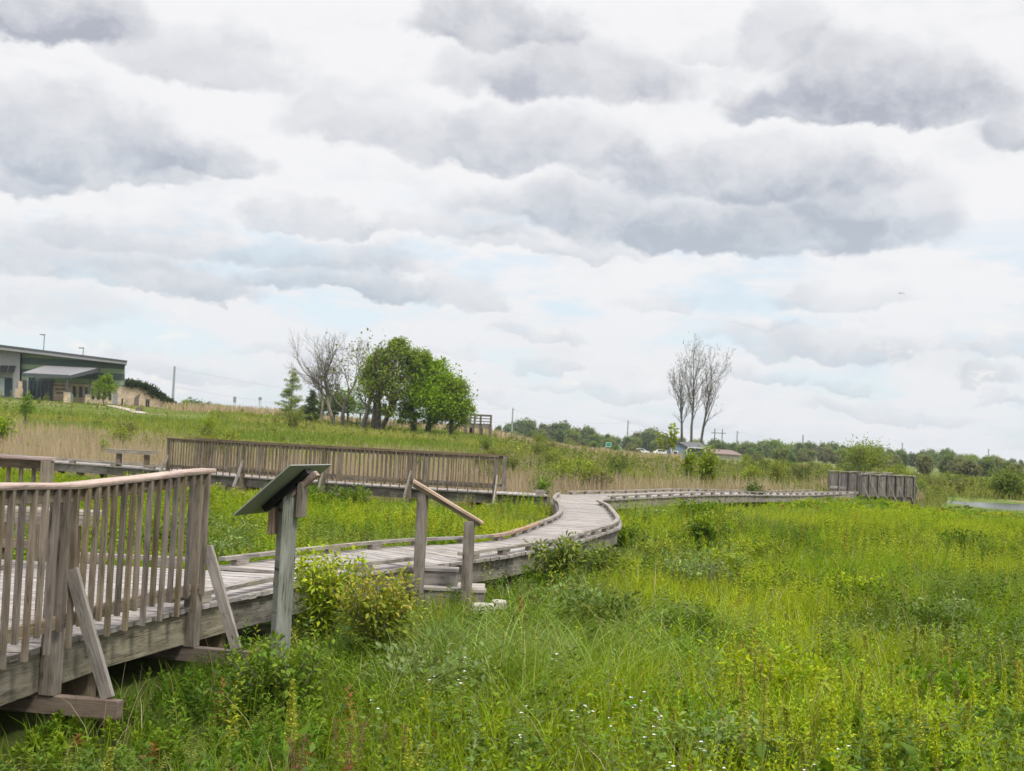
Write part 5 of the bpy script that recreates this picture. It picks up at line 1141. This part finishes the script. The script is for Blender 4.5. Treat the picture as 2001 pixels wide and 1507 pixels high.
# ------------------------------------------------------------------ house, sign, cars
YH = 280.0
def h(px, py): return at(px, py, YH)
ho = h(1345, 893); r = empty('house', (ho.x, YH, 0), 'blue-grey house with dark shingle roof and white trim beyond the brush', 'house')
def hp_(nm, mat, poly, y0, dep, parent=None):
    mb = MB(); mb.prism([Vector((h(a, b_).x, y0, h(a, b_).z)) for a, b_ in poly], (0, dep, 0)); return mb.build(nm, M[mat], parent or r)
hp_('gable_wall', 'siding', [(1312, 872), (1325, 867), (1341, 873.5), (1340.5, 903), (1311, 902)], YH, 8)
hp_('wing_wall', 'siding', [(1341, 875), (1372, 877), (1371, 905), (1340.5, 904)], YH+1.2, 7)
rf = hp_('roof', 'shingle', [(1309, 870.5), (1326, 864), (1343, 872.6), (1343, 874), (1326, 866), (1309, 872)], YH-.4, 9)
mb = MB(); q = [h(1343, 874.5), h(1383, 877), h(1375, 864.8), h(1327, 863.8)]; q[0].y = q[1].y = YH-.1; q[2].y = q[3].y = YH+4.5; mb.prism(q, (0, 0, -.15)); mb.build('roof_slope', M['shingle'], rf)
hp_('gutter', 'white', [(1346, 873.6), (1384, 876.4), (1384, 877.4), (1346, 874.8)], YH-.35, .2)
for (a0, b0, a1, b1) in ((1307, 870, 1311, 874.5), (1311, 874, 1311.4, 892), (1346, 874, 1342, 878), (1342, 877.5, 1341.6, 890)):
    p0, p1 = h(a0, b0), h(a1, b1); mb = MB(); mb.beam((p0.x, YH-.3, p0.z), (p1.x, YH-.3, p1.z), .12, .14, up=(0, 1, 0)); mb.build('downpipe', M['white'], r)
for (a0, b0, a1, b1, yy) in ((1315, 881, 1325, 889, YH), (1349, 884, 1360, 893, YH+1.2)):
    w_ = hp_('window', 'white', [(a0, b0), (a1, b0+.5), (a1-.3, b1+.5), (a0-.3, b1)], yy-.12, .1); hp_('pane', 'glass', [(a0+1.3, b0+1.3), (a1-1.3, b0+1.8), (a1-1.5, b1-.9), (a0+1, b1-1.4)], yy-.16, .05, w_)
YR = 330.0; p = at(1392, 886, YR); p2 = at(1447, 890, YR); z0 = tz(p.x, YR); r = empty('shed', ((p.x+p2.x)/2, YR, z0), 'low building with a long faded brown roof right of the house', 'building')
mb = MB(); mb.box(p.x, p2.x, YR, YR+8, z0-.2, z0+1.3); mb.build('wall', M['stone'], r)
mb = MB(); mb.prism([(p.x-.5, YR-.6, z0+1.25), (p2.x+.5, YR-.6, z0+1.1), (p2.x-1.5, YR+4, z0+2.2), (p.x-.2, YR+4, z0+2.3)], (0, 0, .12)); mb.prism([(p.x-.2, YR+4.01, z0+2.3), (p2.x-1.5, YR+4.01, z0+2.2), (p2.x+.5, YR+8.6, z0+1.1), (p.x-.5, YR+8.6, z0+1.25)], (0, 0, .12)); mb.build('roof', M['brownroof'], r)
YS = 330.0; a, c_ = at(1184, 864.5, YS), at(1194.5, 874, YS); r = empty('highway_sign', ((a.x+c_.x)/2, YS, tz(a.x, YS)), 'green highway exit sign with white border among the brush', 'sign')
mb = MB(); mb.box(a.x, c_.x, YS, YS+.06, c_.z, a.z); sp_ = mb.build('sign_board', M['signgreen'], r)
mb = MB(); bwid = .07
for (xa, xb, za, zb) in ((a.x+.05, c_.x-.05, a.z-.12, a.z-.05), (a.x+.05, c_.x-.05, c_.z+.05, c_.z+.12), (a.x+.05, a.x+.12, c_.z+.12, a.z-.12), (c_.x-.12, c_.x-.05, c_.z+.12, a.z-.12)): mb.box(xa, xb, YS-.02, YS-.002, za, zb)
mb.build('border', M['white'], sp_)
for x in (a.x+.3, c_.x-.3): mb = MB(); mb.beam((x, YS+.1, tz(x, YS)-.3), (x, YS+.1, c_.z+.4), .1, .1, up=(0, 1, 0)); mb.build('post', M['galv'], r)
def car(x, y, lb, s=1.0):
    z0 = max(tz(x, y), .2); r = empty('parked_car', (x, y, z0), lb, 'car'); mb = MB()
    prof = [(-2.2, .35), (2.2, .35), (2.25, .8), (1.35, .95), (.75, 1.42), (-1.0, 1.45), (-1.7, .98), (-2.25, .88)]
    mb.prism([(x+a_, y, z0+b_) for a_, b_ in prof], (0, 1.75, 0)); mb.build('body', M['white'], r, bevel=.05)
    mb = MB(); mb.prism([(x+a_, y-.02, z0+b_) for a_, b_ in [(-1.4, 1.0), (1.1, 1.0), (.65, 1.36), (-.95, 1.38)]], (0, .03, 0)); mb.build('side_window', M['glass'], r)
    for wx in (-1.35, 1.4):
        mb = MB(); mb.tube([Vector((x+wx, y-.05, z0+.33)), Vector((x+wx, y+.2, z0+.33))], [.33, .33], 14); wh = mb.build('wheel', M['black'], r)
        mb = MB(); mb.tube([Vector((x+wx, y-.08, z0+.33)), Vector((x+wx, y-.045, z0+.33))], [.19, .19], 10); mb.build('rim', M['galv'], wh)
for (px, py, Y, lb) in ((1253, 881, 345, 'white car partly hidden by brush, midway between the green sign and the house'), (1294, 884, 345, 'white car half hidden just left of the house')):
    p = at(px, py, Y); car(p.x, Y, lb)
# ------------------------------------------------------------------ utility poles and wires, tanks, bird
def upole(px, pyt, Y, lb, arms=((1.0, .9),), r_=.17, mat='galv'):
    p = at(px, pyt, Y); z0 = tz(p.x, Y)-.3; r = empty('utility_pole', (p.x, Y, z0), lb, 'utility pole'); mb = MB(); mb.tube([Vector((p.x, Y, z0)), Vector((p.x, Y, (z0+p.z)/2)), Vector((p.x, Y, p.z))], [r_*1.5, r_*1.25, r_], 10); mb.build('pole', M[mat], r)
    for (dz_, ln_) in arms: mb = MB(); mb.beam((p.x-.1, Y-.2, p.z-dz_), (p.x+ln_, Y-.2, p.z-dz_), .1, .1); mb.build('insulator_arm', M['galv'], r)
    return p
tops = []
tops.append(upole(341.5, 716, 300, 'tall grey pole just right of the building\'s sloping wall', arms=(), r_=.22))
tops.append(upole(1002.5, 797, 420, 'slim grey pole right of the timber lookout', ((.6, .9), (4.5, .9)), .20))
tops.append(upole(1227.5, 822, 470, 'slim grey pole to the right of the green highway sign', ((.6, .9), (4.5, .9)), .21))
tops.append(upole(1441, 842, 520, 'slim grey pole right of the H-frame and the house', ((.8, .9),), .22))
tops.append(upole(1569.5, 850, 560, 'short dark pole above the tree line between house and willows', (), .24, 'tank'))
tops.append(upole(1763.5, 865, 620, 'slim pole above the tree line right of the willows', ((.8, .9),), .24))
tops.append(upole(1932, 877, 680, 'rightmost pole on the skyline above the far trees', ((.8, .9),), .27))
p = at(1404, 848, 480); z0 = tz(p.x, 480)-.3; r = empty('utility_pole', (p.x, 480, z0), 'wooden H-frame power structure with one cross arm, behind the house', 'power pole')
for sg_ in (-1, 1): mb = MB(); mb.tube([Vector((p.x+sg_*1.35, 480, z0)), Vector((p.x+sg_*1.35, 480, p.z+1.9))], [.22, .15], 8); mb.build('pole', M['darkwood'], r)
mb = MB(); mb.beam((p.x-2.6, 479.8, p.z+.3), (p.x+2.6, 479.8, p.z+.3), .22, .25); mb.build('cross_arm', M['darkwood'], r)
for (i, j, lb) in ((0, 1, 'left span'), (1, 2, 'middle span'), (2, 3, 'right span'), (3, 5, 'farthest span')):
    a, c_ = tops[i].copy(), tops[j].copy(); mb = MB()
    for dz_ in (.5, 4.6):
        pts = [a.lerp(c_, t)+Vector((0, 0, -dz_-7*t*(1-t)*1.2)) for t in np.linspace(0, 1, 18)]; mb.tube(pts, [.012]*18, 3)
    mb.build('power_line', M['trim']); tag(bpy.context.scene.objects[-1] if False else COL.objects[-1], 'thin power lines, '+lb+' between the skyline poles', 'power line')
for (px, pyt, pyb, wpx, Y, lb) in ((459, 776, 786, 6, 900, 'dark cylindrical water tank above the far trees left of the conifer'), (508.5, 777, 781.5, 7, 1500, 'small water tower just left of the conifer')):
    a, c_ = at(px, pyt, Y), at(px, pyb, Y); rr = wpx/2*Y/FPX; r = empty('water_tower', (a.x, Y, tz(a.x, Y)), lb, 'water tower'); mb = MB(); zz1, zz0 = a.z, c_.z
    mb.tube([Vector((a.x, Y, zz0-.2*rr)), Vector((a.x, Y, zz0)), Vector((a.x, Y, zz1)), Vector((a.x, Y, zz1+.5*rr))], [rr*.5, rr, rr, rr*.15], 16); mb.build('tank', M['tank'], r)
    for an in (0, 2.1, 4.2): mb = MB(); mb.tube([Vector((a.x+rr*.6*math.cos(an), Y+rr*.6*math.sin(an), 0)), Vector((a.x+rr*.6*math.cos(an), Y+rr*.6*math.sin(an), zz0))], [rr*.1, rr*.1], 6); mb.build('leg', M['tank'], r)
p = at(1760, 574, 90); r = empty('bird', p, 'small dark bird flying with arched wings in the right of the sky', 'bird'); mb = MB()
mb.tube([Vector((-.05, -.12, -.01))+p, Vector((0, 0, 0))+p, Vector((.03, .10, .01))+p, Vector((.05, .17, .02))+p], [.008, .035, .03, .008], 8); mb.build('body', M['bird'], r, smooth=True)
for sg_ in (-1, 1):
    mb = MB(); a = [p+Vector((sg_*.02, -.05, .02)), p+Vector((sg_*.13, -.03, .07)), p+Vector((sg_*.27, -.08, -.05)), p+Vector((sg_*.13, .05, .065)), p+Vector((sg_*.02, .06, .02))]; mb.prism(a, (0, 0, .01)); mb.build('wing', M['bird'], r)

# ------------------------------------------------------------------ air
mb = MB(); mb.box(-1500, 1500, -60, 1750, -2.0, 30); hz = mb.build('haze', M['white']); hz.data.materials.clear()
m, n = newmat('haze_air'); vol = n.n('ShaderNodeVolumePrincipled', ins={'Color': (.80, .86, .95, 1), 'Density': .00016, 'Anisotropy': .2}); o_ = n.n('ShaderNodeOutputMaterial'); m.node_tree.links.new(vol.outputs[0], o_.inputs['Volume'])
hz.data.materials.append(m); tag(hz, 'faint pale air softening the far tree line', 'haze', kind='stuff')
